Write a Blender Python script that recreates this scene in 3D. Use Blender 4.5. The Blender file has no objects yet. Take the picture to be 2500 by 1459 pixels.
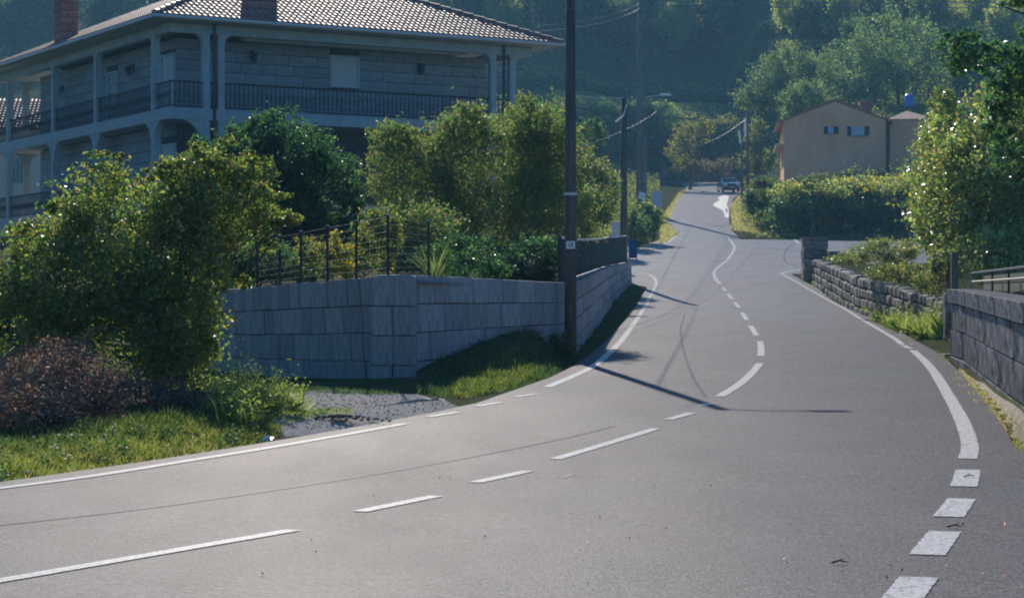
import bpy, math, random
import numpy as np
from mathutils import Matrix, Vector
random.seed(7); rng = np.random.default_rng(7)
S = bpy.context.scene; C = S.collection
F = 5200.0; HV = 746.0
R = math.radians

# ------------------------------------------------------------------ camera, world, sun, exposure
cam = bpy.data.cameras.new('camera'); camo = bpy.data.objects.new('camera', cam); C.objects.link(camo)
camo.location = (0, 0, 0); camo.rotation_euler = (R(90), 0, 0)
cam.sensor_width = 36; cam.lens = 36*F/2500; cam.shift_y = (HV-729.5)/2500; cam.clip_end = 3000; cam.clip_start = .1
S.camera = camo
SUN_AZ, SUN_EL = -6.2, 29.0
w = bpy.data.worlds.new('World'); S.world = w; w.use_nodes = True
nt = w.node_tree; bg = nt.nodes['Background']
sk = nt.nodes.new('ShaderNodeTexSky'); sk.sky_type = 'NISHITA'; sk.sun_disc = False
sk.sun_elevation = R(SUN_EL); sk.sun_rotation = R(360+SUN_AZ); sk.altitude = 300; sk.dust_density = .6; sk.ozone_density = 2.5
tn = nt.nodes.new('ShaderNodeMix'); tn.data_type = 'RGBA'; tn.blend_type = 'MULTIPLY'; tn.inputs[0].default_value = 1; tn.inputs[7].default_value = (.40, .84, 1.28, 1)
nt.links.new(sk.outputs[0], tn.inputs[6]); nt.links.new(tn.outputs[2], bg.inputs[0]); bg.inputs[1].default_value = .062
sl = bpy.data.lights.new('sun', 'SUN'); sl.energy = 5.0; sl.angle = R(.55); sl.color = (1, .905, .80)
so = bpy.data.objects.new('sun', sl); C.objects.link(so)
sd = Vector((math.sin(R(SUN_AZ))*math.cos(R(SUN_EL)), math.cos(R(SUN_AZ))*math.cos(R(SUN_EL)), math.sin(R(SUN_EL))))
so.rotation_euler = sd.to_track_quat('Z', 'Y').to_euler(); so.location = (0, 0, 60)
S.view_settings.view_transform = 'Standard'; S.view_settings.look = 'None'; S.view_settings.gamma = 1
S.view_settings.use_curve_mapping = False; S.view_settings.exposure = .62
S.cycles.filter_width = 2.0; S.cycles.max_bounces = 6; S.cycles.diffuse_bounces = 3; S.cycles.glossy_bounces = 2; S.cycles.transmission_bounces = 4
S.cycles.transparent_max_bounces = 6; S.cycles.volume_bounces = 0; S.cycles.sample_clamp_indirect = 4

# ------------------------------------------------------------------ helpers
ZD = [-60, 0, 10, 20, 30, 43, 55, 66, 78, 87, 100, 110, 126, 151, 170, 217, 245, 262]
ZZ = [-1.5, -1.5, -1.43, -1.34, -1.14, -.88, -.6, -.35, .1, .7, 1.75, 2.55, 3.9, 6.0, 7.6, 11.5, 14.2, 15.8]
_d = np.arange(-60, 262, .25); _z = np.interp(_d, ZD, ZZ)
_z = np.convolve(np.pad(_z, 12, mode='edge'), np.ones(25)/25, mode='valid')
def zr(y): return np.interp(y, _d, _z)
_dd = np.arange(6, 250, .1); _vv = HV-F*zr(_dd)/_dd
_o = np.argsort(_vv)
def G(u, v):                       # a ground point of the road profile
    D = float(np.interp(v, _vv[_o], _dd[_o])); return ((u-1250)*D/F, D)
def P(u, v, D): return Vector(((u-1250)*D/F, D, (HV-v)*D/F))

def tag(o, label=None, cat=None, group=None, kind=None):
    if label: o['label'] = label
    if cat: o['category'] = cat
    if group: o['group'] = group
    if kind: o['kind'] = kind
    return o
def empty(name, loc, rz=0, label=None, cat=None, group=None):
    o = bpy.data.objects.new(name, None); C.objects.link(o); o.location = loc; o.rotation_euler = (0, 0, rz)
    o.empty_display_size = .3
    return tag(o, label, cat, group)
def link(name, me, mat=None, parent=None):
    if mat and not me.materials: me.materials.append(mat)
    o = bpy.data.objects.new(name, me); C.objects.link(o); o.parent = parent
    return o
class MB:
    def __init__(s): s.v = []; s.f = []; s.sm = False
    def box(s, c, d, M=None, taper=1.0):
        i = len(s.v)
        for z in (-.5, .5):
            t = taper if z > 0 else 1
            for x, y in ((-.5, -.5), (.5, -.5), (.5, .5), (-.5, .5)):
                p = Vector((c[0]+x*d[0]*t, c[1]+y*d[1]*t, c[2]+z*d[2])); s.v.append(M @ p if M else p)
        for q in ((0, 3, 2, 1), (4, 5, 6, 7), (0, 1, 5, 4), (1, 2, 6, 5), (2, 3, 7, 6), (3, 0, 4, 7)): s.f.append([i+k for k in q])
        return s
    def b2(s, x0, x1, y0, y1, z0, z1): return s.box(((x0+x1)/2, (y0+y1)/2, (z0+z1)/2), (x1-x0, y1-y0, z1-z0))
    def tube(s, pts, r, n=8, cap=True):
        pts = [Vector(p) for p in pts]
        rs = r if isinstance(r, (list, tuple)) else [r]*len(pts); i0 = len(s.v)
        for k, p in enumerate(pts):
            t = (pts[min(k+1, len(pts)-1)]-pts[max(k-1, 0)]).normalized()
            a = t.cross(Vector((0, 0, 1)) if abs(t.z) < .9 else Vector((1, 0, 0))).normalized(); b = t.cross(a)
            for j in range(n):
                q = 2*math.pi*j/n; s.v.append(p+a*math.cos(q)*rs[k]+b*math.sin(q)*rs[k])
        for k in range(len(pts)-1):
            for j in range(n):
                a = i0+k*n+j; b = i0+k*n+(j+1) % n; s.f.append([a, b, b+n, a+n])
        if cap: s.f.append([i0+j for j in range(n)][::-1]); s.f.append([i0+(len(pts)-1)*n+j for j in range(n)])
        return s
    def prism(s, poly, y0, y1, ax='y'):        # poly of (a, z) extruded along ax
        i = len(s.v); n = len(poly)
        for y in (y0, y1):
            for a, z in poly: s.v.append(Vector((a, y, z) if ax == 'y' else (y, a, z)))
        s.f.append([i+k for k in range(n)][::-1]); s.f.append([i+n+k for k in range(n)])
        for k in range(n): s.f.append([i+k, i+(k+1) % n, i+n+(k+1) % n, i+n+k])
        return s
    def build(s, name, mat, parent=None, smooth=False, bevel=0):
        me = bpy.data.meshes.new(name); me.from_pydata([tuple(p) for p in s.v], [], s.f); me.update()
        if smooth:
            me.polygons.foreach_set('use_smooth', [True]*len(me.polygons))
        o = link(name, me, mat, parent)
        if bevel:
            m = o.modifiers.new('bevel', 'BEVEL'); m.width = bevel; m.segments = 2; m.limit_method = 'ANGLE'
        return o
def npmesh(name, V, Fc, mat, parent=None, tint=None):
    me = bpy.data.meshes.new(name); n = len(V); k = Fc.shape[1]; m = len(Fc)
    me.vertices.add(n); me.vertices.foreach_set('co', V.astype(np.float32).ravel())
    me.loops.add(m*k); me.loops.foreach_set('vertex_index', Fc.astype(np.int32).ravel())
    me.polygons.add(m); me.polygons.foreach_set('loop_start', np.arange(m, dtype=np.int32)*k)
    me.update(calc_edges=True)
    if tint is not None:
        a = me.color_attributes.new('tint', 'FLOAT_COLOR', 'POINT')
        a.data.foreach_set('color', np.concatenate([tint, np.ones((n, 1))], 1).astype(np.float32).ravel())
    return link(name, me, mat, parent)
# ------------------------------------------------------------------ materials
def mat(name, col, rough=.8, col2=None, scale=4, spec=.12, bump=0, bscale=30, metal=0, rnd=0, coord='Object', detail=6, stretch=None, col3=None):
    m = bpy.data.materials.new(name); m.use_nodes = True; t = m.node_tree; N = t.nodes; L = t.links
    b = N['Principled BSDF']; b.inputs['Roughness'].default_value = rough; b.inputs['Metallic'].default_value = metal
    b.inputs['Specular IOR Level'].default_value = spec; b.inputs['Base Color'].default_value = (*col, 1)
    tc = N.new('ShaderNodeTexCoord'); src = tc.outputs['Object' if coord == 'World' else coord]
    if coord == 'World':
        g = N.new('ShaderNodeNewGeometry'); src = g.outputs['Position']
    if stretch:
        mp = N.new('ShaderNodeMapping'); mp.inputs['Scale'].default_value = stretch; L.new(src, mp.inputs[0]); src = mp.outputs[0]
    out = None
    if col2:
        n = N.new('ShaderNodeTexNoise'); n.inputs['Scale'].default_value = scale; n.inputs['Detail'].default_value = detail
        n.inputs['Roughness'].default_value = .65
        L.new(src, n.inputs['Vector']); r = N.new('ShaderNodeValToRGB'); L.new(n.outputs[0], r.inputs[0])
        r.color_ramp.elements[0].position = .36; r.color_ramp.elements[1].position = .64
        r.color_ramp.elements[0].color = (*col, 1); r.color_ramp.elements[1].color = (*col2, 1)
        if col3:
            e = r.color_ramp.elements.new(.5); e.color = (*col3, 1)
        out = r.outputs[0]
    if rnd:
        oi = N.new('ShaderNodeObjectInfo'); mr = N.new('ShaderNodeMapRange'); L.new(oi.outputs['Random'], mr.inputs[0])
        mr.inputs[3].default_value = 1-rnd; mr.inputs[4].default_value = 1+rnd
        h = N.new('ShaderNodeHueSaturation'); L.new(mr.outputs[0], h.inputs['Value'])
        if out: L.new(out, h.inputs['Color'])
        else: h.inputs['Color'].default_value = (*col, 1)
        out = h.outputs[0]
    if out: L.new(out, b.inputs['Base Color'])
    if bump:
        n = N.new('ShaderNodeTexNoise'); n.inputs['Scale'].default_value = bscale; n.inputs['Detail'].default_value = 8
        L.new(src, n.inputs['Vector']); bp = N.new('ShaderNodeBump'); bp.inputs['Strength'].default_value = bump; bp.inputs['Distance'].default_value = .03
        L.new(n.outputs[0], bp.inputs['Height']); L.new(bp.outputs[0], b.inputs['Normal'])
    return m
def leafmat(name, trans=.4, gloss=.06, rough=.35):
    m = bpy.data.materials.new(name); m.use_nodes = True; t = m.node_tree; N = t.nodes; L = t.links
    N.remove(N['Principled BSDF']); a = N.new('ShaderNodeAttribute'); a.attribute_name = 'tint'
    oi = N.new('ShaderNodeObjectInfo'); mr = N.new('ShaderNodeMapRange'); L.new(oi.outputs['Random'], mr.inputs[0]); mr.inputs[3].default_value = .8; mr.inputs[4].default_value = 1.2
    hs = N.new('ShaderNodeHueSaturation'); L.new(a.outputs['Color'], hs.inputs['Color']); L.new(mr.outputs[0], hs.inputs['Value'])
    d = N.new('ShaderNodeBsdfDiffuse'); tr = N.new('ShaderNodeBsdfTranslucent'); g = N.new('ShaderNodeBsdfGlossy'); g.inputs['Roughness'].default_value = rough
    g.inputs['Color'].default_value = (.9, .95, 1, 1)
    h = N.new('ShaderNodeHueSaturation'); h.inputs['Value'].default_value = 1.5; h.inputs['Saturation'].default_value = 1.1; L.new(hs.outputs[0], h.inputs['Color'])
    L.new(hs.outputs[0], d.inputs[0]); L.new(h.outputs[0], tr.inputs[0])
    m1 = N.new('ShaderNodeMixShader'); m1.inputs[0].default_value = trans; L.new(d.outputs[0], m1.inputs[1]); L.new(tr.outputs[0], m1.inputs[2])
    m2 = N.new('ShaderNodeMixShader'); m2.inputs[0].default_value = gloss; L.new(m1.outputs[0], m2.inputs[1]); L.new(g.outputs[0], m2.inputs[2])
    L.new(m2.outputs[0], N['Material Output'].inputs['Surface']); return m
M_leaf = leafmat('leaf', .55, .035); M_glossleaf = leafmat('waxy_leaf', .45, .07, .3); M_grass = leafmat('grass_blade', .45, .03, .5); M_far = leafmat('far_leaf', .5, .03, .5)
M_granite = mat('granite', (.22, .23, .24), .85, (.37, .37, .37), 3.2, bump=.6, bscale=14, rnd=.16, stretch=(3.2, 3.2, .5))
M_house = mat('house_granite', (.20, .235, .26), .85, (.29, .32, .34), 2.5, bump=.25, bscale=20, rnd=.1)
M_mortar = mat('dark_joint', (.05, .055, .06), .95, (.08, .085, .085), 5); M_joint = mat('grey_joint', (.11, .115, .12), .95, (.15, .155, .155), 5)
M_plaster = mat('painted_concrete', (.30, .345, .37), .75, (.40, .44, .46), 2.2, bump=.1)
M_wallplain = mat('grey_render', (.28, .29, .30), .9, (.36, .36, .36), 1.4)
M_iron = mat('dark_iron', (.02, .022, .025), .5, spec=.4)
M_tile = mat('clay_tile', (.24, .115, .085), .55, (.40, .25, .20), 3, spec=.16, rnd=.25, bump=.1)
M_tilebed = mat('roof_bed', (.07, .04, .035), .9)
M_shutter = mat('roller_shutter', (.50, .52, .54), .5, spec=.4)
M_glass = mat('window_glass', (.02, .03, .04), .06, spec=1.0)
M_trimblue = mat('pale_frame', (.40, .46, .50), .35)
M_zinc = mat('zinc_gutter', (.5, .53, .56), .4, spec=.5)
M_chim = mat('chimney_block', (.26, .13, .12), .85, (.36, .2, .18), 3, rnd=.15)
M_wood = mat('weathered_pole', (.075, .07, .065), .85, (.15, .14, .125), 3, stretch=(6, 6, .6), bump=.4, bscale=8)
M_conc = mat('concrete_pole', (.26, .25, .24), .85, (.36, .35, .33), 3, bump=.2)
M_conc2 = mat('grimy_concrete', (.13, .13, .13), .9, (.20, .195, .19), 2)
M_white = mat('white_enamel', (.75, .75, .74), .4)
M_paint = mat('road_paint', (.24, .225, .20), .7, (.82, .77, .69), 30, spec=.15, coord='World', col3=(.78, .735, .66), bump=.12, bscale=90)
M_rubble = mat('mossy_rubble', (.07, .07, .06), .95, (.27, .26, .24), 4, bump=.8, bscale=14, rnd=.3)
M_block = mat('weathered_granite_block', (.09, .09, .09), .95, (.34, .335, .33), 5, bump=.6, bscale=16, rnd=.08, stretch=(2.2, 2.2, .35))
M_soil = mat('soil', (.09, .07, .05), .95, (.16, .13, .09), 3, bump=.6, bscale=20, coord='World')
M_gravel = mat('gravel', (.32, .29, .26), .9, (.60, .56, .50), 28, bump=1, bscale=45, coord='World')
M_bark = mat('bark', (.06, .05, .04), .9, (.13, .11, .09), 6, bump=.5, bscale=20)
M_pink = mat('salmon_render', (.74, .37, .21), .9, (.86, .47, .29), .7, bump=.2, stretch=(1, 1, .45))
M_cream = mat('cream_render', (.55, .48, .38), .9, (.62, .54, .44), .8)
M_bluep = mat('blue_plastic', (.02, .16, .52), .4, spec=.5)
M_bluedark = mat('dark_blue_plastic', (.01, .06, .2), .5)
M_signback = mat('sign_back', (.36, .42, .52), .45, spec=.5)
M_cable = mat('cable', (.20, .21, .23), .5)
M_cloth = mat('shade_cloth', (.03, .05, .045), .9, (.045, .07, .06), 12)

def drysheen(m, fac=.029, rough=.5):
    t = m.node_tree; N = t.nodes; L = t.links; b = N['Principled BSDF']; df = N.new('ShaderNodeBsdfDiffuse'); gl = N.new('ShaderNodeBsdfGlossy'); gl.inputs['Roughness'].default_value = rough
    mx = N.new('ShaderNodeMixShader'); mx.inputs[0].default_value = fac; df.inputs['Roughness'].default_value = .5
    for lk in list(t.links):
        if lk.to_node == b and lk.to_socket.name == 'Base Color': L.new(lk.from_socket, df.inputs[0])
        if lk.to_node == b and lk.to_socket.name == 'Normal': L.new(lk.from_socket, df.inputs['Normal']); L.new(lk.from_socket, gl.inputs['Normal'])
    L.new(df.outputs[0], mx.inputs[1]); L.new(gl.outputs[0], mx.inputs[2]); L.new(mx.outputs[0], N['Material Output'].inputs[0]); N.remove(b)
def road_mat():
    m = bpy.data.materials.new('asphalt'); m.use_nodes = True; t = m.node_tree; N = t.nodes; L = t.links; b = N['Principled BSDF']
    g = N.new('ShaderNodeNewGeometry'); pos = g.outputs['Position']
    def noise(sc, det=4, st=None, ro=.6):
        src = pos
        if st:
            mp = N.new('ShaderNodeMapping'); mp.inputs['Scale'].default_value = st; L.new(pos, mp.inputs[0]); src = mp.outputs[0]
        n = N.new('ShaderNodeTexNoise'); n.inputs['Scale'].default_value = sc; n.inputs['Detail'].default_value = det; n.inputs['Roughness'].default_value = ro
        L.new(src, n.inputs['Vector']); return n.outputs[0]
    def ramp(src, stops):
        r = N.new('ShaderNodeValToRGB'); L.new(src, r.inputs[0]); e = r.color_ramp.elements
        e[0].position, e[0].color = stops[0][0], (*stops[0][1], 1); e[1].position, e[1].color = stops[-1][0], (*stops[-1][1], 1)
        for p, c in stops[1:-1]:
            x = e.new(p); x.color = (*c, 1)
        return r.outputs[0]
    def mul(a, c, f=1.0, mode='MULTIPLY'):
        x = N.new('ShaderNodeMix'); x.data_type = 'RGBA'; x.blend_type = mode; x.inputs[0].default_value = f
        L.new(a, x.inputs[6]); L.new(c, x.inputs[7]); return x.outputs[2]
    c = ramp(noise(.16, 3), [(.35, (.156, .130, .133)), (.5, (.143, .136, .135)), (.65, (.130, .136, .131))])
    c = mul(c, ramp(noise(1.1, 5, (1, .35, 1)), [(.3, (.87, .87, .87)), (.7, (1.08, 1.08, 1.08))]))
    c = mul(c, ramp(noise(34, 3, None, .7), [(.34, (.30, .30, .31)), (.5, (1, 1, 1)), (.64, (1.75, 1.75, 1.7))]))
    c = mul(c, ramp(noise(9, 4, None, .7), [(.3, (.82, .82, .83)), (.5, (1, 1, 1)), (.7, (1.14, 1.14, 1.13))]))
    sp = ramp(noise(60, 1, None, .5), [(.0, (0, 0, 0)), (.74, (0, 0, 0)), (.8, (.22, .22, .21))]); c = mul(c, sp, 1, 'ADD')
    dk = ramp(noise(5, 2, None, .5), [(.0, (.55, .55, .55)), (.2, (.6, .6, .6)), (.26, (1, 1, 1))]); c = mul(c, dk)
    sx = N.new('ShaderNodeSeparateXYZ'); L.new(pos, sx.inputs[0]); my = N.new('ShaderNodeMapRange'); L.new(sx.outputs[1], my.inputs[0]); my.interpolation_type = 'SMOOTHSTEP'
    my.inputs[1].default_value = 14; my.inputs[2].default_value = 110; my.inputs[3].default_value = .98; my.inputs[4].default_value = 2.3      # the surface colour gets paler up the hill
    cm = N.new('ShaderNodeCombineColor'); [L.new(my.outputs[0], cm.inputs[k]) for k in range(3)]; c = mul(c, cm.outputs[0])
    N.remove(b); df = N.new('ShaderNodeBsdfDiffuse'); gl = N.new('ShaderNodeBsdfGlossy'); mx = N.new('ShaderNodeMixShader'); mx.inputs[0].default_value = .036
    L.new(c, df.inputs[0]); L.new(df.outputs[0], mx.inputs[1]); L.new(gl.outputs[0], mx.inputs[2]); L.new(mx.outputs[0], N['Material Output'].inputs[0]); df.inputs['Roughness'].default_value = .6
    rr = N.new('ShaderNodeMapRange'); L.new(noise(.7, 4, (1, .3, 1)), rr.inputs[0]); rr.inputs[1].default_value = .3; rr.inputs[2].default_value = .7; rr.inputs[3].default_value = .46; rr.inputs[4].default_value = .54
    L.new(rr.outputs[0], gl.inputs['Roughness'])
    bp = N.new('ShaderNodeBump'); bp.inputs['Strength'].default_value = .55; bp.inputs['Distance'].default_value = .012; L.new(noise(70, 3, None, .7), bp.inputs['Height']); L.new(bp.outputs[0], df.inputs['Normal']); L.new(bp.outputs[0], gl.inputs['Normal'])
    return m
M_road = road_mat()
M_ground = mat('verge_ground', (.060, .070, .028), .95, (.115, .10, .062), 1.3, bump=.8, bscale=9, coord='World', col3=(.07, .085, .03))
M_wetglare = mat('wet_glare_patch', (.30, .30, .30), .3, (.36, .36, .35), 1, coord='World', spec=.6)  # pale smooth patch: glare on wet asphalt put into the colour
M_seal_shadow = mat('dark_seal_shadow', (.118, .113, .113), .8, (.15, .145, .143), 8, coord='World'); drysheen(M_seal_shadow); drysheen(M_paint, .035); drysheen(M_gravel, .01, .6); drysheen(M_soil, .005); drysheen(M_ground, .004); drysheen(M_conc, .02); drysheen(M_block, .012)

# ------------------------------------------------------------------ haze
hz = MB().b2(-620, 620, -40, 900, -6, 175).build('haze', None); tag(hz, kind='stuff')
hm = bpy.data.materials.new('haze_air'); hm.use_nodes = True; N = hm.node_tree.nodes
N.remove(N['Principled BSDF']); pv = N.new('ShaderNodeVolumePrincipled'); pv.inputs['Color'].default_value = (.26, .62, 1.0, 1)
pv.inputs['Density'].default_value = .00029; pv.inputs['Anisotropy'].default_value = .25
hm.node_tree.links.new(pv.outputs[0], N['Material Output'].inputs['Volume']); hz.data.materials.append(hm)

# ------------------------------------------------------------------ road outline
def interp_pts(pts):
    a = np.array(sorted(pts, key=lambda p: p[1])); return a[:, 0], a[:, 1]
LL = [G(0, 1192), G(465, 1124), G(740, 1079), G(991, 1034), G(1130, 1006), G(1230, 984), G(1340, 943), G(1400, 920), G(1450, 893), G(1500, 850), G(1530, 815), G(1560, 775), G(1582, 735), G(1600, 700)]
RL = [G(2362, 1120), G(2368, 1090), G(2358, 1050), G(2340, 1010), G(2318, 970), G(2285, 915), G(2258, 882), G(2228, 855), G(2160, 812), G(2060, 752), G(1975, 706), G(1907, 668)]
lx, ly = interp_pts([(p[0]-.34, p[1]+.05) for p in LL]+[(-9, 6.4), (-14, 0), (-22, -10), (-30, -40)]+[(3.9, 92.0), (-16, 95), (-16, 113), (7.0, 119), G(1640, 578), G(1622, 560), G(1622, 539), G(1636, 513), G(1655, 485), G(1672, 470), G(1676, 455), G(1640, 447)])
rx, ry = interp_pts([(p[0]+.42, p[1]) for p in RL]+[(4.75, 19.2), (4.5, 17.5), (5.2, 14), (6.5, 8), (7, 0), (8, -40)]+[(12.6, 96.3), (34, 98.5), (34, 121), (13.6, 126.5), G(1784, 560), G(1780, 539), G(1782, 513), G(1790, 485), G(1812, 470), G(1812, 455), G(1790, 447)])
def XL(y): return np.interp(y, ly, lx)
def XR(y): return np.interp(y, ry, rx)
def sst(a, b, x): t = np.clip((x-a)/(b-a), 0, 1); return t*t*(3-2*t)
def wob(x, y, s=1.0):
    return (np.sin(x*1.7*s+y*.9*s)+np.sin(x*.63*s-y*1.31*s+1.3)+np.sin(x*3.1*s+y*2.3*s+.5)*.5+np.sin(-x*2.2*s+y*3.7*s+4)*.5)/3
def wallx(y): return np.interp(y, [14, 26, 38.6], [4.75, 6.25, 8.1])
def ground(x, y):
    x = np.asarray(x, float); y = np.asarray(y, float)
    z = zr(np.minimum(y, 250))-.045
    dl = XL(y)-x; dr = x-XR(y); out = np.maximum(np.maximum(dl, dr), 0)
    z = z+sst(.05, .6, out)*.06+sst(.1, 1.5, out)*wob(x, y)*.035
    # left verge bank, mound under the wall
    z = z+.16*np.exp(-((x+4.3)**2/6+(y-21.5)**2/8))*sst(.1, 1.2, dl)
    z = z+.55*np.exp(-((x+.1-(y-36)*.25)**2/.9+(y-36.3)**2/16))*sst(.1, .9, dl)
    # right ditch
    dc = wallx(y)-.42; dep = .30*sst(15, 20, y)*sst(41, 38.8, y)+.30*np.exp(-((y-24.3)/1.5)**2)+.28*np.exp(-((y-38.2)/1.3)**2)
    z = z-dep*np.exp(-((x-dc)/.27)**2)*sst(0, .25, dr)
    z = z+np.where(y < 41, .3*sst(.2, 1.5, x-wallx(y)), 0)
    # far right bank with the salmon house, left field
    z = z+sst(3, 9, dr)*sst(128, 150, y)*(3.0+sst(165, 225, y)*6)*sst(8, 24, x)
    z = z+sst(1.5, 14, dl)*sst(118, 150, y)*1.8
    # terraces and hill
    hy = np.interp(y, [248, 252, 259, 276, 281, 292, 298, 520, 700, 950], [0, .8, 7.4, 10.6, 12.2, 14.8, 18, 92, 150, 158])
    az = x/np.maximum(y, 1)
    dip = 1-.30*np.exp(-((az+.172)/.022)**2)-.1*np.exp(-((az+.25)/.05)**2)
    z = z+hy*np.where(y > 300, dip, 1)+np.where(y > 262, wob(x, y, .05)*2.2, 0)
    return z
def GZ(x, y): return float(ground(x, y))
def axis(segs):
    a = []
    for s, e, st in segs: a += list(np.arange(s, e, st))
    return np.array(a+[segs[-1][1]])
gx = axis([(-620, -60, 20), (-60, -12, 2), (-12, 15, .14), (15, 60, 1.5), (60, 620, 20)])
gy = axis([(-60, 6, 4), (6, 50, .18), (50, 130, .6), (130, 262, 1.5), (262, 320, 3), (320, 900, 12)])
X, Y = np.meshgrid(gx, gy); Z = ground(X, Y); nx, ny = len(gx), len(gy)
ii = (np.arange(ny-1)[:, None]*nx+np.arange(nx-1)[None, :]).ravel()
go = npmesh('ground', np.stack([X.ravel(), Y.ravel(), Z.ravel()], 1), np.stack([ii, ii+1, ii+1+nx, ii+nx], 1), M_ground)
tag(go, kind='structure'); go.data.polygons.foreach_set('use_smooth', [True]*len(go.data.polygons))
ys = axis([(-40, 6, 2), (6, 92, .5), (92, 130, .5), (130, 246, 2)]); n = 14
V = []; 
for y in ys:
    a, b = float(XL(y)), float(XR(y))
    for k in range(n+1): V.append((a+(b-a)*k/n, y, float(zr(y))))
m_ = len(ys); ii = (np.arange(m_-1)[:, None]*(n+1)+np.arange(n)[None, :]).ravel()
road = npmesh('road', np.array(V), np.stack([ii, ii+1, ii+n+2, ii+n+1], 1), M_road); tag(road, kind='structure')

def ribbon(name, pts, wd, m=M_paint, lift=.006, parent=road, smooth=True):
    p = [Vector(q[:2]) for q in pts]
    if smooth and len(p) > 2:                      # Catmull-Rom
        r = []
        for i in range(len(p)-1):
            a, b, c, d = p[max(i-1, 0)], p[i], p[i+1], p[min(i+2, len(p)-1)]
            for k in range(6):
                t = k/6; r.append(.5*((2*b)+(c-a)*t+(2*a-5*b+4*c-d)*t*t+(3*b-a-3*c+d)*t**3))
        p = r+[p[-1]]
    elif len(p) == 2: p = [p[0]+(p[1]-p[0])*t/16 for t in range(17)]
    mb = MB()
    for i, q in enumerate(p):
        t = (p[min(i+1, len(p)-1)]-p[max(i-1, 0)]).normalized(); nn = Vector((-t.y, t.x))
        ww = wd if not isinstance(wd, (list, tuple)) else wd[0]+(wd[1]-wd[0])*i/(len(p)-1)
        for s in (1, -1):
            e = q+nn*s*ww/2*(1+random.uniform(-.04, .04)); mb.v.append(Vector((e.x, e.y, float(zr(e.y))+lift)))
    for i in range(len(p)-1): mb.f.append([2*i+1, 2*i+3, 2*i+2, 2*i])
    return mb.build(name, m, parent)
ribbon('edge_line', [(-9.2, 6.6), (-6.6, 11.4)]+LL[:4], .12)
for a, b in (((1045, 1018), (1118, 1006)), ((1163, 992), (1224, 982)), ((1258, 969), (1308, 962))): ribbon('edge_dash', [G(*a), G(*b)], .12)
ribbon('edge_line', [G(1336, 945), G(1400, 918), G(1450, 893), G(1500, 850), G(1530, 815), G(1560, 772), G(1584, 732), G(1600, 700), G(1602, 688), G(1592, 674), G(1572, 667), G(1540, 666)], .14)
ribbon('edge_line', [G(1603, 606), G(1630, 592), G(1652, 574)], .16)
ribbon('edge_line', [G(1937, 582), G(1950, 594)], .2)
ribbon('edge_line', RL[:8], [.17, .15])
ribbon('edge_line', [G(2222, 851), G(2205, 843)], .14)
ribbon('edge_line', [G(2203, 841), G(2160, 812), G(2060, 752), G(1975, 706), G(1907, 668)], .13)
ribbon('edge_line', [G(1905, 667), G(1935, 661), G(1966, 657)], .2)
for a, b in (((2353, 1188), (2364, 1147)), ((2316, 1262), (2348, 1218)), ((2264, 1355), (2307, 1298)), ((2192, 1475), (2244, 1410)), ((2100, 1610), (2165, 1530))): ribbon('edge_dash', [G(*a), G(*b)], [.205, .2])
for a, b in (((-420, 1490), (718, 1294)), ((878, 1249), (1066, 1211)), ((1160, 1178), (1290, 1150)), ((1355, 1121), (1602, 1046)), ((1632, 1024), (1690, 1008)), ((1712, 990), (1742, 984))): ribbon('centre_dash', [G(*a), G(*b)], .115)
for q in ([(1757, 968), (1808, 936), (1838, 908), (1855, 887)], [(1857, 869), (1858, 850), (1855, 833)], [(1847, 819), (1838, 804), (1832, 795)], [(1824, 781), (1812, 763)], [(1805, 751), (1794, 738)], [(1788, 730), (1777, 717)], [(1772, 710), (1764, 701)]):
    ribbon('centre_dash', [G(*p) for p in q], .135)
ribbon('centre_line', [G(*p) for p in ((1758, 693), (1747, 680), (1743, 665), (1757, 649), (1774, 637))], .15)
ribbon('centre_line', [G(*p) for p in ((1775, 635), (1786, 620), (1793, 606), (1788, 593), (1776, 579))], .15)
M_pale = mat('worn_surface', (.16, .155, .15), .8, (.25, .245, .24), 5, coord='World'); drysheen(M_pale, .04)
ribbon('worn_streak', [G(1370, 1166), G(1400, 1158)], .06, M_pale, .003); ribbon('worn_streak', [G(2010, 1035), G(2050, 1040)], .04, M_pale, .003)
# dark seams and marks in the surface, and a painted cable shadow
ribbon('mark_and_shadow', [G(1672, 765), G(1662, 800), G(1668, 850), G(1690, 915), G(1722, 968)], [.04, .06], M_seal_shadow, .003)  # arc painted dark as the shadow of an overhead cable
ribbon('mark_and_shadow', [G(-30, 1285), G(400, 1235), G(900, 1160), G(1330, 1080), G(1500, 1040)], [.05, .03], M_seal_shadow, .003)
ribbon('seam', [G(1960, 585), G(1930, 600), G(1915, 620), G(1920, 640), G(1950, 652)], .06, M_seal_shadow, .003)
ribbon('seam', [G(1600, 632), G(1700, 622), G(1900, 618)], .06, M_seal_shadow, .003)
mc = MB(); cx, cy = G(1650, 604)
for k in range(14):
    a = k*2*math.pi/14; mc.v.append(Vector((cx+.65*math.cos(a)*(1+.1*math.sin(3*a)), cy+.9*math.sin(a), float(zr(cy+.9*math.sin(a)))+.004)))
mc.f.append(list(range(14))); mc.build('manhole_patch', M_seal_shadow, road)
def blob_sheet(name, px, m, lift, parent):
    mb = MB(); 
    for u, v in px:
        x, y = G(u, v); mb.v.append(Vector((x, y, float(zr(y))+lift)))
    mb.f.append(list(range(len(px)))); return mb.build(name, m, parent)
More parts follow.
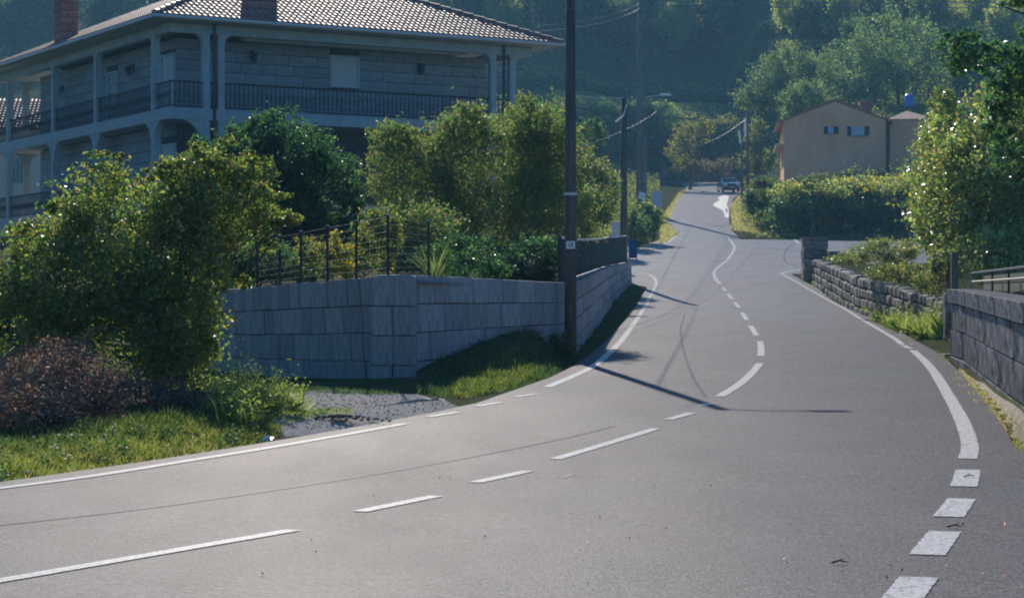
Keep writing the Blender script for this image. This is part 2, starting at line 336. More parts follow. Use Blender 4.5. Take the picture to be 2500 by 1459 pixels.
def draped(name, px, m, lift):
    P_ = np.array(px, float); c_ = P_.mean(0); rings = 14; V = []; Fc = []; k_ = len(P_)*4
    Q = np.concatenate([P_[i]+(P_[(i+1) % len(P_)]-P_[i])*np.arange(4)[:, None]/4 for i in range(len(P_))])
    Q = Q+rng.normal(0, 2.2, Q.shape)
    for r_ in range(rings+1):
        q = c_+(Q-c_)*(r_/rings); x, y = toworld(q); V.append(np.stack([x, y, ground(x, y)+lift*(1 if r_ < rings else -1)], 1))
    for r_ in range(rings):
        for j in range(k_): a = r_*k_+j; b = r_*k_+(j+1) % k_; Fc.append([a, b, b+k_, a+k_])
    return npmesh(name, np.concatenate(V), np.array(Fc), m)
def toworld(q):
    D = np.interp(q[:, 1], _vv[_o], _dd[_o]); return (q[:, 0]-1250)*D/F, D
blob_sheet('wet_glare', [(1768, 476), (1752, 482), (1757, 488), (1740, 499), (1746, 505), (1762, 512), (1768, 520), (1770, 531), (1779, 530), (1778, 512), (1774, 500), (1777, 490), (1780, 478)], M_wetglare, .004, road)
# gravel apron by the retaining wall
gp = MB(); px = [(700, 1062), (800, 1040), (868, 1020), (760, 985), (700, 968), (800, 962), (900, 964), (1000, 967), (1060, 972), (1120, 985), (1010, 1022), (850, 1052)]
sheet = draped('gravel_apron', [(690, 1062), (640, 1040), (700, 1000), (680, 968), (800, 958), (980, 962), (1075, 974), (1135, 984), (1060, 1006), (985, 1024), (850, 1050)], M_gravel, .012); tag(sheet, kind='structure')

# ------------------------------------------------------------------ foliage builders
PAL = {
 'olive': [(.07, .11, .025), (.10, .135, .03), (.05, .085, .022), (.15, .14, .04), (.04, .07, .02), (.10, .10, .035)],
 'dark': [(.025, .06, .022), (.035, .075, .026), (.05, .10, .03), (.02, .045, .02)],
 'willow': [(.09, .135, .04), (.065, .12, .033), (.13, .15, .055), (.055, .11, .03), (.15, .12, .05), (.045, .09, .03)],
 'fruit': [(.055, .10, .024), (.095, .13, .028), (.16, .165, .035), (.045, .08, .022), (.11, .085, .03), (.05, .09, .022)],
 'slopegreen': [(.06, .10, .035), (.09, .13, .042), (.045, .075, .03), (.12, .14, .05)],
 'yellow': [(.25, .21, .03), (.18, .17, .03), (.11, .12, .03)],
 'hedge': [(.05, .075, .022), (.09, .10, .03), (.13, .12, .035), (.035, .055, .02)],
 'forest': [(.045, .075, .03), (.065, .10, .035), (.09, .11, .04), (.035, .06, .028)],
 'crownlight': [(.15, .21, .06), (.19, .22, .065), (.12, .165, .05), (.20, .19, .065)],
 'lime': [(.08, .12, .035), (.10, .13, .04), (.06, .09, .03), (.13, .12, .04)],
 'brown': [(.055, .030, .024), (.085, .05, .036), (.04, .026, .024), (.12, .085, .065), (.035, .038, .024)],
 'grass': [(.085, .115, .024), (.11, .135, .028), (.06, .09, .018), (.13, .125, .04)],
 'dry': [(.22, .19, .10), (.17, .16, .06), (.12, .13, .04)],
 'fern': [(.12, .165, .035), (.09, .13, .028), (.15, .17, .05)],
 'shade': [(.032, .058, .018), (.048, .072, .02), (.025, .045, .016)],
}
def pick(pal, n, jit=.2):
    p = np.array(PAL[pal])*1.85; c = p[rng.integers(0, len(p), n)]
    return np.clip(c*(1+rng.uniform(-jit, jit, (n, 1))), 0, 1)
def leafcloud(cen, size, cols, up=.35, aspect=.5, droop=0):
    n = len(cen)
    a = rng.normal(size=(n, 3)); a[:, 2] -= droop; a /= np.linalg.norm(a, axis=1)[:, None]
    nn = rng.normal(size=(n, 3)); nn[:, 2] = np.abs(nn[:, 2])+up; b = np.cross(nn, a); b /= np.linalg.norm(b, axis=1)[:, None]+1e-9
    s = (size*rng.uniform(.55, 1.35, n))[:, None]; fold = np.cross(a, b)*s*.12
    V = np.stack([cen-a*s*.5, cen+b*s*aspect*.5+fold, cen+a*s*.5, cen-b*s*aspect*.5+fold], 1).reshape(-1, 3)
    return V, np.arange(4*n).reshape(n, 4), np.repeat(cols, 4, 0)
def crown_pts(blobs, n, clumps=26, fill=.2, csize=.26, edge=1.0):
    """blobs: (cx,cy,cz,rx,ry,rz)"""
    B = np.array(blobs, float); vol = (B[:, 3]*B[:, 4]+B[:, 4]*B[:, 5]+B[:, 3]*B[:, 5]); w_ = vol/vol.sum(); out = []
    for bb, ww in zip(B, w_):
        k = max(60, int(n*ww)); nf = int(k*fill)
        d = rng.normal(size=(nf, 3)); d /= np.linalg.norm(d, axis=1)[:, None]; out.append(bb[:3]+d*bb[3:]*(rng.uniform(0, 1, (nf, 1))**.45)*.9)
        k -= nf; d = rng.normal(size=(clumps, 3)); d /= np.linalg.norm(d, axis=1)[:, None]
        c = bb[:3]+d*bb[3:]*rng.uniform(.62, 1.08*edge, (clumps, 1)); cs = csize*rng.uniform(.45, 1.2, clumps)
        i = rng.integers(0, clumps, k); rr = (bb[3:].mean())
        out.append(c[i]+rng.normal(size=(k, 3))*(cs[i][:, None]*bb[3:]*.45+rr*.03))
        m_ = max(4, clumps//3); d = rng.normal(size=(m_, 3)); d[:, 2] = np.abs(d[:, 2])*.8; d /= np.linalg.norm(d, axis=1)[:, None]      # loose sprays that break the outline
        c = bb[:3]+d*bb[3:]*rng.uniform(1.0, 1.2, (m_, 1)); kk = max(8, k//(clumps*5)); i = np.repeat(np.arange(m_), kk); t = rng.uniform(-1, 1, (len(i), 1))
        out.append(c[i]+d[i]*bb[3:]*t*.16+rng.normal(size=(len(i), 3))*rr*.035)
    return np.concatenate(out)
def foliage(name, blobs, n, size, pal, parent=None, mt=None, zmin=None, off=(0, 0, 0), **k):
    kw = {q: k.pop(q) for q in ('up', 'aspect', 'droop') if q in k}
    p = crown_pts(blobs, n, **k)-np.array(off)
    if zmin is not None:
        p = p[p[:, 2] > zmin]
    pals = pal if isinstance(pal, list) else [pal]
    idx = rng.integers(0, len(pals), 1)[0]
    c = np.zeros((len(p), 3)); sel = ((wob(p[:, 0], p[:, 1]+p[:, 2]*1.3, 1.6)+rng.normal(0, .25, len(p))) > .15).astype(int) % len(pals)
    for i, q in enumerate(pals): 
        mk = sel == i; c[mk] = pick(q, mk.sum())
    V, Fc, T = leafcloud(p, size, c, **kw)
    return npmesh(name, V, Fc, mt or M_leaf, parent, T)
def bl(u, v, D, ru, rv, rd):       # blob given by its outline size
    p = P(u, v, D); return (p.x, p.y, p.z, ru*D/F, rd, rv*D/F)
def limb(mb, a, b, r0, r1, wig=.08, n=5, seg=6):
    a = Vector(a); b = Vector(b); L_ = (b-a).length
    pts = [a.lerp(b, i/(n-1))+Vector((random.uniform(-1, 1), random.uniform(-1, 1), random.uniform(-.4, .4)))*wig*L_*(0 if i in (0,) else 1)*.5 for i in range(n)]
    mb.tube(pts, [r0+(r1-r0)*i/(n-1) for i in range(n)], seg)
    return pts
def plant(name, blobs, n, size, pal, base, label, cat, group=None, trunk_r=.08, limbs=7, stems=1, mt=None, crown='crown', zmin=None, **k):
    b = Vector(base); root = empty(name, b, 0, label, cat, group)
    foliage(crown, blobs, n, size, pal, root, mt, zmin=(zmin-b.z if zmin is not None else None), off=b, **k)
    mb = MB(); B = [Vector(q[:3])-b for q in blobs]; top = max(B, key=lambda q: q.z); 
    for s in range(stems):
        foot = Vector((random.uniform(-.25, .25), random.uniform(-.2, .2), -.1))*(1 if stems > 1 else .2); foot.z = -.1
        mid = (top+B[s % len(B)])/2*.7; mid.z = top.z*.45
        limb(mb, foot, mid, trunk_r, trunk_r*.6, .1)
        for i in range(limbs):
            t = B[(i+s) % len(B)]; bb = blobs[(i+s) % len(B)]
            e = t+Vector((random.uniform(-.6, .6)*bb[3], random.uniform(-.6, .6)*bb[4], random.uniform(-.1, .85)*bb[5]))
            limb(mb, mid*random.uniform(.6, 1), e, trunk_r*.5, trunk_r*.1, .14, seg=5)
    mb.build('trunk' if cat == 'tree' else 'stem', M_bark, root, smooth=True)
    return root
def inpoly(pts, n):
    P_ = np.array(pts, float); lo, hi = P_.min(0), P_.max(0); out = []
    while len(out) < n:
        q = rng.uniform(lo, hi, (n*2, 2)); ins = np.zeros(len(q), bool); j = len(P_)-1
        for i in range(len(P_)):
            xi, yi = P_[i]; xj, yj = P_[j]
            c = ((yi > q[:, 1]) != (yj > q[:, 1])) & (q[:, 0] < (xj-xi)*(q[:, 1]-yi)/(yj-yi+1e-9)+xi); ins ^= c; j = i
        out += list(q[ins])
    return np.array(out[:n])
def toworld(q):
    D = np.interp(q[:, 1], _vv[_o], _dd[_o]); return (q[:, 0]-1250)*D/F, D
def blades(x, y, z, h, wd, pal, lean=.45, curl=.3):
    n = len(x); b = np.stack([x, y, z], 1); a = rng.uniform(0, 2*np.pi, n); hh = h*rng.uniform(.4, 1.25, n)
    l = rng.normal(0, lean, (n, 2)); side = np.stack([np.cos(a), np.sin(a), np.zeros(n)], 1)*(wd*rng.uniform(.6, 1.3, n))[:, None]/2
    d = np.stack([l[:, 0], l[:, 1], np.ones(n)], 1); d /= np.linalg.norm(d, axis=1)[:, None]
    mid = b+d*hh[:, None]*.55; tip = b+d*hh[:, None]+np.stack([l[:, 0], l[:, 1], -np.abs(l).sum(1)*.4], 1)*hh[:, None]*curl
    V = np.stack([b-side, b+side, mid+side*.7, tip, mid-side*.7], 1).reshape(-1, 3); Fc = np.arange(5*n).reshape(n, 5)
    c = pick(pal, n); T = np.repeat(c, 5, 0); return V, Fc, T
def grass(name, polys, parent=None, kind='stuff', label=None, cat=None):
    Vs, Fs, Ts = [], [], []; o = 0
    for poly, n, h, wd, pal, kw in polys:
        q = inpoly(poly, n); 
        # patchiness
        x, y = toworld(q); keep = (wob(x, y, 2.1)+rng.normal(0, .5, n)) > kw.get('thin', -.7); x, y = x[keep], y[keep]
        z = ground(x, y)-.01; V, Fc, T = blades(x, y, z, h*(1+.5*wob(x, y, 3)), wd, pal, kw.get('lean', .45)); Vs.append(V); Fs.append(Fc+o); Ts.append(T); o += len(V)
    ob = npmesh(name, np.concatenate(Vs), np.concatenate(Fs), M_grass, parent, np.concatenate(Ts)); tag(ob, label, cat, kind=kind); return ob

# ------------------------------------------------------------------ unit meshes for pieces
def chamfer_box(c=.05, jit=0, seed=0):
    r = random.Random(seed); v = []; f = []
    for ax in range(3):
        for s in (-1, 1):
            i = len(v)
            for a, b in ((-1, -1), (1, -1), (1, 1), (-1, 1)):
                p = [0, 0, 0]; p[ax] = s*.5; p[(ax+1) % 3] = a*(.5-c); p[(ax+2) % 3] = b*(.5-c)*s
                v.append(Vector(p)*(1+r.uniform(-jit, jit)))
            f.append([i, i+1, i+2, i+3])
    import bmesh
    bm = bmesh.new()
    for p in v: bm.verts.new(p)
    bmesh.ops.convex_hull(bm, input=bm.verts[:])
    bmesh.ops.dissolve_limit(bm, angle_limit=.02, verts=bm.verts[:], edges=bm.edges[:])
    me = bpy.data.meshes.new('stone_piece'); bm.to_mesh(me); bm.free(); return me
_cache = {}
def unit(kind, m, k=0):
    key = (kind, m.name, k)
    if key not in _cache:
        me = chamfer_box({'block': .025, 'stone': .03, 'rubble': .16}[kind], {'block': 0, 'stone': .015, 'rubble': .09}[kind], k) if kind != 'box' else None
        if me is None:
            me = bpy.data.meshes.new('piece'); b = MB().box((0, 0, 0), (1, 1, 1)); me.from_pydata([tuple(p) for p in b.v], [], b.f)
        me.materials.append(m); _cache[key] = me
    return _cache[key]
def piece(name, kind, m, parent, loc, size, rot=(0, 0, 0), k=0):
    o = bpy.data.objects.new(name, unit(kind, m, k)); C.objects.link(o); o.parent = parent
    o.location = loc; o.scale = size; o.rotation_euler = rot; return o
def stone_wall(root, poly, rows, blen, thick, m, kind, name='stone', proud=.03, base_ext=.4, jitz=.0, maxn=300, gap=.014, vary=.35, core=True):
    """poly: (x, y, zbase, ztop) along the face line, viewed side = right of travel direction"""
    o = root.location; seg = []; s = 0
    for a, b in zip(poly[:-1], poly[1:]):
        L_ = math.hypot(b[0]-a[0], b[1]-a[1]); seg.append((s, s+L_, a, b)); s += L_
    def at(t):
        for s0, s1, a, b in seg:
            if t <= s1+1e-6:
                q = (t-s0)/(s1-s0); return [a[i]+(b[i]-a[i])*q for i in range(4)], math.atan2(b[1]-a[1], b[0]-a[0]), s1-s0
        return list(seg[-1][3]), math.atan2(seg[-1][3][1]-seg[-1][2][1], seg[-1][3][0]-seg[-1][2][0]), 1
    cnt = 0
    for r in range(rows):
        t = -random.random()*blen*.5
        while t < s-.02:
            L_ = blen*random.uniform(1-vary, 1+vary); t0, t1 = max(t, 0), min(t+L_, s); t += L_
            if t1-t0 < .06: continue
            (x, y, zb, zt), ang, _ = at((t0+t1)/2); p0, _, _ = at(t0); p1, _, _ = at(t1)
            h = (zt-zb)/rows; zc = zb+h*(r+.5); ln = math.hypot(p1[0]-p0[0], p1[1]-p0[1]); ang = math.atan2(p1[1]-p0[1], p1[0]-p0[0])
            z0 = p0[2]+(p0[3]-p0[2])*(r+.5)/rows; z1 = p1[2]+(p1[3]-p1[2])*(r+.5)/rows
            x = (p0[0]+p1[0])/2; y = (p0[1]+p1[1])/2; pr = random.uniform(-1, 1)*proud
            nx_, ny_ = -math.sin(ang), math.cos(ang); cx_, cy_ = x+nx_*(thick/2+pr), y+ny_*(thick/2+pr)
            dz = random.uniform(-jitz, jitz)*h*(1 if r == rows-1 else .3)
            ob = piece(name, kind, m, root, (cx_-o.x, cy_-o.y, zc-o.z+dz), (max(ln-gap, .05), thick, (h-gap)*(1+random.uniform(-jitz, jitz))), (0, -math.atan2(z1-z0, ln), ang), random.randint(0, 4)); cnt += 1
    if core:
        mb = MB(); 
        for k_, (x, y, zb, zt) in enumerate(poly):
            a = poly[max(k_-1, 0)]; b = poly[min(k_+1, len(poly)-1)]; t = Vector((b[0]-a[0], b[1]-a[1], 0)).normalized(); nn = Vector((-t.y, t.x, 0)); bp = Vector((x, y, 0))
            for off_, z in ((.05+proud, zb-base_ext), (.05+proud, zt-.04), (thick-.02, zt-.04), (thick-.02, zb-base_ext)): q = bp+nn*off_; mb.v.append(Vector((q.x-o.x, q.y-o.y, z-o.z)))
        for k_ in range(len(poly)-1):
            for j in range(4): a = k_*4+j; b = k_*4+(j+1) % 4; mb.f.append([a, a+4, b+4, b])
        e = (len(poly)-1)*4; mb.f.append([0, 1, 2, 3]); mb.f.append([e+3, e+2, e+1, e])
        mb.build('wall_core', M_joint if m == M_granite else M_mortar, root)
    return cnt
#SPLIT#
# ------------------------------------------------------------------ garden behind the left wall, terrace behind the right walls
def terrace(name, front, back, steps, wobz, m=M_ground):
    nF = len(front); V = []; Fc = []
    for i in range(nF):
        a, b = Vector(front[i]), Vector(back[i])
        for k in range(steps+1):
            q = a.lerp(b, (k/steps)**1.6); V.append((q.x, q.y, q.z+(0 if k == 0 else wobz*float(wob(q.x, q.y, .8)))))
    for i in range(nF-1):
        for k in range(steps): a = i*(steps+1)+k; Fc.append([a, a+steps+1, a+steps+2, a+1])
    o = npmesh(name, np.array(V), np.array(Fc), m); tag(o, kind='structure'); return o
wl = [G(380, 888), G(515, 903), G(600, 915), G(700, 923), G(800, 929), G(900, 932), G(975, 935)]
wtop = [(HV-v)*q[1]/F for q, v in zip(wl, (712, 706, 703, 693, 685, 677, 668))]
W1 = [(p[0], p[1], float(zr(p[1]))-.1, t) for p, t in zip(wl, wtop)]
W2 = [(*wl[-1], -1.28, wtop[-1]), (1.13, 39.7, -1.08, .43)]
W3 = [(1.15, 39.8, -1.02, .43), (2.06, 53.5, -.68, .81), (3.7, 78, .05, 1.47), (5.1, 90.6, .93, 1.85)]
front = [(q[0]+(.25 if i < 7 else -.25), q[1]+.3, q[3]-.12) for i, q in enumerate(W1+W2[1:])]+[(q[0]-.25, q[1], q[3]-.12) for q in W3[1:]]
back = [(-30, 70, 1.3), (-28, 76, 1.4), (-26, 82, 1.4), (-25, 88, 1.5), (-24, 92, 1.7), (-22, 93, 1.8), (-20, 94, 1.9), (-17, 94, 1.9), (-14, 94.2, 2), (-10, 94.4, 2.0), (-6, 94.4, 2.0)]
terrace('garden_lawn', front, back, 12, .06)
terrace('house_yard', [(-60, 60, .4), (-30, 69.8, 1.25), (-24, 91.8, 1.65), (-6, 94.3, 1.95)], [(-90, 110, 2.5), (-60, 130, 3), (-40, 130, 4), (-14, 96, 2.2)], 4, 0)
R1 = [(12.75, 90.8, .85, 2.02), (11.3, 70, -.35, .95), (10.7, 60, -.6, .55), (10.05, 48.5, -.95, .02), (9.75, 45, -1.05, -.1)]
R2 = [(8.15, 39.6, -1.42, .32), (8.1, 38.6, -1.42, .30), (6.25, 26, -1.75, .06), (4.95, 17, -1.8, -.05)]
terrace('field_terrace', [(a[0]+.3, a[1], a[3]-.25) for a in R1]+[(8.45, 42, -.2), (8.4, 39, -.05), (6.6, 26, -.15), (5.3, 17, -.2)],
        [(34, 94, 1.9), (34, 74, 1.4), (34, 62, 1.2), (32, 50, .9), (32, 46, .8), (32, 42, .8), (30, 39, .8), (28, 24, .6), (26, 12, .5)], 9, .1)

# left wall: three separately laid stretches of one granite wall
rw = empty('retaining_wall', (wl[-1][0], wl[-1][1], -1.3), 0, 'grey granite retaining wall curving round the garden corner beside the road', 'wall')
stone_wall(rw, W1, 4, .27, .32, M_granite, 'stone', proud=.012, jitz=.012, vary=.4, gap=.009)
stone_wall(rw, W2, 4, .95, .34, M_granite, 'stone', proud=.018, vary=.35, jitz=.01, gap=.010)
stone_wall(rw, W3, 4, 1.5, .34, M_granite, 'stone', proud=.012, vary=.3, gap=.018)
for k in range(4):
    for q in (-.245, .075): piece('corner_stone', 'stone', M_granite, rw, (q+random.uniform(-.01, .01), .14-.07*q, .216+k*.432), (.305+.02*(k % 2), .34, .42), (0, 0, -.05), k)
for k in range(4): piece('corner_stone', 'stone', M_granite, rw, (1.15-wl[-1][0]-.14, 39.8-wl[-1][1]-.02, .395+k*.345), (.3, .3, .335), (0, 0, .2), k)

# wire mesh fence with dark posts on the wall
fx = [(625, 590, 700), (680, 575, 694), (732, 565, 688), (797, 552, 682), (868, 540, 678), (945, 525, 668), (1045, 540, 664)]
def wall_at(u):
    pts = [(q[0], q[1]) for q in W1+W2[1:]]
    for a, b in zip(pts[:-1], pts[1:]):
        ua, ub = 1250+a[0]/a[1]*F, 1250+b[0]/b[1]*F
        if ua <= u <= ub or (a is pts[0] and u < ua):
            t = (u-1250)/F; q = (t*a[1]-a[0])/((b[0]-a[0])-t*(b[1]-a[1])); return a[0]+(b[0]-a[0])*q, a[1]+(b[1]-a[1])*q
    return pts[-1]
fe = empty('mesh_fence', (*wall_at(800), .3), 0, 'dark wire mesh fence with slim iron posts standing on the curved granite wall', 'fence'); fo = fe.location
tops = []
for i, (u, vt, vb) in enumerate(fx):
    x, y = wall_at(u); y += .17; zt = (HV-vt)*y/F; zb = (HV-vb)*y/F-.06; tops.append((x, y, zt, zb))
    MB().b2(-.02, .02, -.02, .02, 0, zt-zb).build('post', M_iron, fe).location = (x-fo.x, y-fo.y, zb-fo.z)
    MB().tube([(0, 0, 0), (0, 0, .015)], .03, 8).build('post_cap', M_zinc, fe).location = (x-fo.x, y-fo.y, zt-fo.z+.001)
for (x0, y0, t0, b0), (x1, y1, t1, b1) in zip(tops[:-1], tops[1:]):
    mb = MB(); a = Vector((x0, y0, 0))-fo; b = Vector((x1, y1, 0))-fo; a.z = b.z = 0
    for k in range(9):
        f_ = .05+.92*k/8; mb.tube([a+Vector((0, 0, b0+(t0-b0)*f_-fo.z)), b+Vector((0, 0, b1+(t1-b1)*f_-fo.z))], .0022, 3, False)
    for k in range(1, int((b-a).length/.055)):
        q = k*.055/(b-a).length; p = a.lerp(b, q); mb.tube([p+Vector((0, 0, b0+(b1-b0)*q+.03-fo.z)), p+Vector((0, 0, t0+(t1-t0)*q-.03-fo.z))], .0025, 3, False)
    tag(mb.build('wire_panel', M_iron, fe))
# shade cloth fence on the straight stretch
sf = empty('screen_fence', (1.3, 41, .4), 0, 'dark screened fence with top rail on the straight wall behind the nearest pole', 'fence'); so_ = sf.location
sp = [(1.05, 39.6, 1.27), (1.35, 44, 1.38), (1.75, 50, 1.55), (2.3, 58, 1.8), (3.1, 70, 2.2), (3.75, 78, 2.52), (5.0, 90.2, 2.96)]
for (x0, y0, t0), (x1, y1, t1) in zip(sp[:-1], sp[1:]):
    def wt(y): return float(np.interp(y, [39, 39.8, 53.5, 78, 90.6], [.43, .43, .81, 1.47, 1.85]))+.02
    mb = MB(); e = .012
    for x, y, t in ((x0, y0+.06, t0), (x1, y1-.06, t1)):
        for dx in (-e, e):
            for z in (wt(y), t-.05): mb.v.append(Vector((x+dx-.16-so_.x, y-so_.y, z-so_.z)))
    mb.f = [[0, 4, 5, 1], [2, 3, 7, 6], [1, 5, 7, 3], [0, 2, 6, 4], [0, 1, 3, 2], [4, 6, 7, 5]]; mb.build('screen_panel', M_cloth, sf)
    MB().tube([(x0-.16-so_.x, y0-so_.y, t0-so_.z), (x1-.16-so_.x, y1-so_.y, t1-so_.z)], .028, 6).build('top_rail', M_zinc, sf)
for x, y, t in sp: MB().tube([(x-.16-so_.x, y-so_.y, wt(y)-so_.z), (x-.16-so_.x, y-so_.y, t+.02-so_.z)], .035, 8).build('post', M_conc if y > 90 else M_iron, sf)

# ------------------------------------------------------------------ big granite house on the left
ZB = .9
H = empty('granite_house', (-12.57, 78, ZB), math.atan2(.5075, .8616), 'large two storey granite house with wraparound balconies and tiled hip roof behind the bushes', 'house')
ZE, ZC, ZU, ZM, PH = 10.5-ZB, 10.06-ZB, 7.27-ZB, 3.85-ZB, math.tan(R(23.6))
FX, BY = 15.6, 24.0; WX0, WX1, WY0, WY1 = 1.0, 14.4, 1.8, 17.9
# core walls behind the blocks
c = MB(); c.b2(WX0+.07, WX1-.0, WY0+.07, WY1, ZM, ZC); c.build('wall', M_mortar, H)
c = MB(); c.b2(WX0+.1, WX1-.05, WY0+.1, WY1-.05, -.9, ZM-.01); c.build('lower_wall', M_wallplain, H)
def block_rows(name, kind_y, a0, a1, z0, z1, holes, cap=999):
    nr = int(round((z1-z0)/.4)); h = (z1-z0)/nr
    for r in range(nr):
        za, zb = z0+r*h, z0+(r+1)*h; segs = [(a0, a1)]
        for (h0, h1, hz0, hz1) in holes:
            if zb > hz0+.1 and za < hz1-.1:
                segs = [s for q in segs for s in ((q[0], min(q[1], h0)), (max(q[0], h1), q[1])) if s[1]-s[0] > .1]
        for s0, s1 in segs:
            t = s0
            while t < s1-.05:
                L_ = random.uniform(.9, 1.55); e = t+L_
                if s1-e < .4: e = s1
                sz = e-t-.022; c_ = (t+e)/2; d = .1
                if kind_y: piece(name, 'block', M_house, H, (WX0+.03+random.uniform(-.006, .006), c_, (za+zb)/2), (d, sz, h-.024))
                else: piece(name, 'block', M_house, H, (c_, WY0+.03+random.uniform(-.006, .006), (za+zb)/2), (sz, d, h-.024))
                t = e
Wf = (7.46, 8.57, 8.62-ZB, 9.72-ZB); Dl = (8.07, 9.33, ZU-.1, 9.45-ZB); Sh = (1.95, 3.27, ZU-.1, 9.5-ZB); Shl = (1.95, 3.27, ZM-.1, 6.1-ZB)
block_rows('stone_block', False, WX0, WX1, ZU, ZC, [(Wf[0]-.08, Wf[1]+.08, Wf[2]-.08, Wf[3]+.08)])
block_rows('stone_block', True, WY0+.1, WY1, ZU, ZC, [Dl, Sh])
block_rows('stone_block', True, WY0+.1, WY1, ZM, ZU-.45, [Shl, (9.5, 10.9, ZM+.9, ZM+2.1)])
# slabs, beam, soffit
def slab(name, z, th=.42):
    m = MB(); m.b2(0, FX, 0, 1.8, z-th, z); m.b2(0, 1.0, 1.8, BY-2, z-th, z); m.b2(1.0, FX, WY1, BY-2, z-th, z); m.b2(WX1, FX, 1.8, WY1, z-th, z)
    o = m.build(name, M_plaster, H); return o
slab('upper_slab', ZU); slab('lower_slab', ZM)
m = MB(); m.b2(.02, FX-.02, .04, .34, ZC-.02, ZE-.12); m.b2(.04, .34, .36, BY-2, ZC-.02, ZE-.12); m.b2(FX-.34, FX-.04, .36, BY-2, ZC-.02, ZE-.12); m.build('eave_beam', M_plaster, H)
MB().b2(3.2, 12.6, .5, .9, ZC-.10, ZC+.16).build('ceiling_beam', M_plaster, H)
MB().b2(-.7, FX+.8, -.7, BY-1, ZE-.10, ZE-.04).build('soffit', M_plaster, H)
# gutters
g = MB(); g.tube([(-.9, -.86, ZE-.02), (FX+.95, -.86, ZE-.02)], .07, 8); g.build('gutter', M_zinc, H)
g = MB(); g.tube([(-.86, -.8, ZE-.02), (-.86, BY, ZE-.02)], .07, 8); g.build('gutter', M_zinc, H)
# roof planes
hw = (FX+1.7)/2; zrdg = ZE+hw*PH; x0, x1, y0, y1 = -.85, FX+.85, -.85, BY-.9
m = MB(); m.v = [Vector(p) for p in ((x0, y0, ZE), (x1, y0, ZE), (x1, y1, ZE), (x0, y1, ZE), ((x0+x1)/2, y0+hw, zrdg), ((x0+x1)/2, y1-hw, zrdg), (x0, y0, ZE-.05), (x1, y0, ZE-.05), (x1, y1, ZE-.05), (x0, y1, ZE-.05))]
m.f = [[0, 1, 4], [1, 2, 5, 4], [2, 3, 5], [3, 0, 4, 5], [6, 9, 8, 7], [0, 6, 7, 1], [1, 7, 8, 2], [2, 8, 9, 3], [3, 9, 6, 0]]; roof = m.build('roof', M_tilebed, H)
# half round cover tiles
tv = []; 
for j, (y, r) in enumerate(((0, .098), (.44, .078))):
    for k in range(7):
        a = math.pi*k/6; tv.append((-math.cos(a)*r, y, math.sin(a)*r*.85+(.012 if j == 0 else 0)))
tf = [[k, k+1, k+8, k+7] for k in range(6)]+[[0, 6, 5, 4, 3, 2, 1]]
tme = bpy.data.meshes.new('cover_tile'); tme.from_pydata(tv, [], tf); tme.materials.append(M_tile); tme.update()
tph = math.atan(PH); TV = np.array(tv); cpt = 0; restV = []; restF = []; colw = .228; rowh = .37*math.cos(tph)
def addrest(V_):
    o_ = len(restV)*14; restV.append(V_); restF.extend([[a+o_ for a in f_] for f_ in tf])
cr, sr = math.cos(tph), math.sin(tph)
for r in range(18):
    for k in range(int((x1-x0)/colw)):
        x = x0+.12+k*colw; y = y0+r*rowh-.04; s = y-y0
        if x < x0+s+.12 or x > x1-s-.12: continue
        if 3.2 < x < 4.5 and .15 < y < .9: continue
        z = ZE+s*PH+.015+random.uniform(-.006, .006); rz = random.uniform(-.03, .03)
        if cpt < 260:
            o = bpy.data.objects.new('roof_tile', tme); C.objects.link(o); o.parent = roof; o.location = (x, y, z); o.rotation_euler = (tph, 0, rz); cpt += 1
        else:
            T = TV.copy(); yy = T[:, 1]*cr-T[:, 2]*sr; zz = T[:, 1]*sr+T[:, 2]*cr; addrest(np.stack([T[:, 0]+rz*T[:, 1]+x, yy+y, zz+z], 1))
for r in range(20):       # left plane
    for k in range(int((y1-y0)/colw)):
        y = y0+.12+k*colw; x = x0+r*rowh-.04; s = x-x0
        if y < y0+s+.12 or y > y1-s-.12: continue
        T = TV; xx = T[:, 1]*cr-T[:, 2]*sr; zz = T[:, 1]*sr+T[:, 2]*cr; addrest(np.stack([x+xx, y-T[:, 0], zz+ZE+s*PH+.015], 1))
me = bpy.data.meshes.new('roof_tiles'); me.from_pydata(np.concatenate(restV).tolist(), [], restF); ob = link('tile_field', me, M_tile, roof); ob['kind'] = 'stuff'
for (ax, ay, az), (bx, by, bz), nm in (((x0, y0, ZE), ((x0+x1)/2, y0+hw, zrdg), 26), ((x1, y0, ZE), ((x0+x1)/2, y0+hw, zrdg), 26)):
    for k in range(nm):
        a = Vector((ax, ay, az)).lerp(Vector((bx, by, bz)), k/nm); d = Vector((bx-ax, by-ay, bz-az)).normalized()
        o = bpy.data.objects.new('ridge_tile', tme); C.objects.link(o); o.parent = roof; o.location = a+Vector((0, 0, .05)); o.rotation_euler = d.to_track_quat('Y', 'Z').to_euler(); o.scale = (1.5, 1.15, 1.5)
# chimneys of stacked blocks
def chimney(x, y, wx, wy, z0, n, h=.30):
    b = MB().b2(x+.03, x+wx-.03, y+.03, y+wy-.03, z0-.4, z0+n*h).build('chimney', M_mortar, roof)
    for r in range(n):
        q = .5*(1+(-1)**r*.25)
        for (a0, a1) in ((0, wx*q), (wx*q, wx)): piece('block', 'block', M_chim, b, (x+(a0+a1)/2, y+wy/2, z0+(r+.5)*h), (a1-a0-.02, wy+random.uniform(-.02, .02), h-.03))
    return b
chimney(3.25, .2, 1.2, .75, ZE+.35, 8); chimney(.3, 12.9, .72, 1.09, ZE+.1, 11)
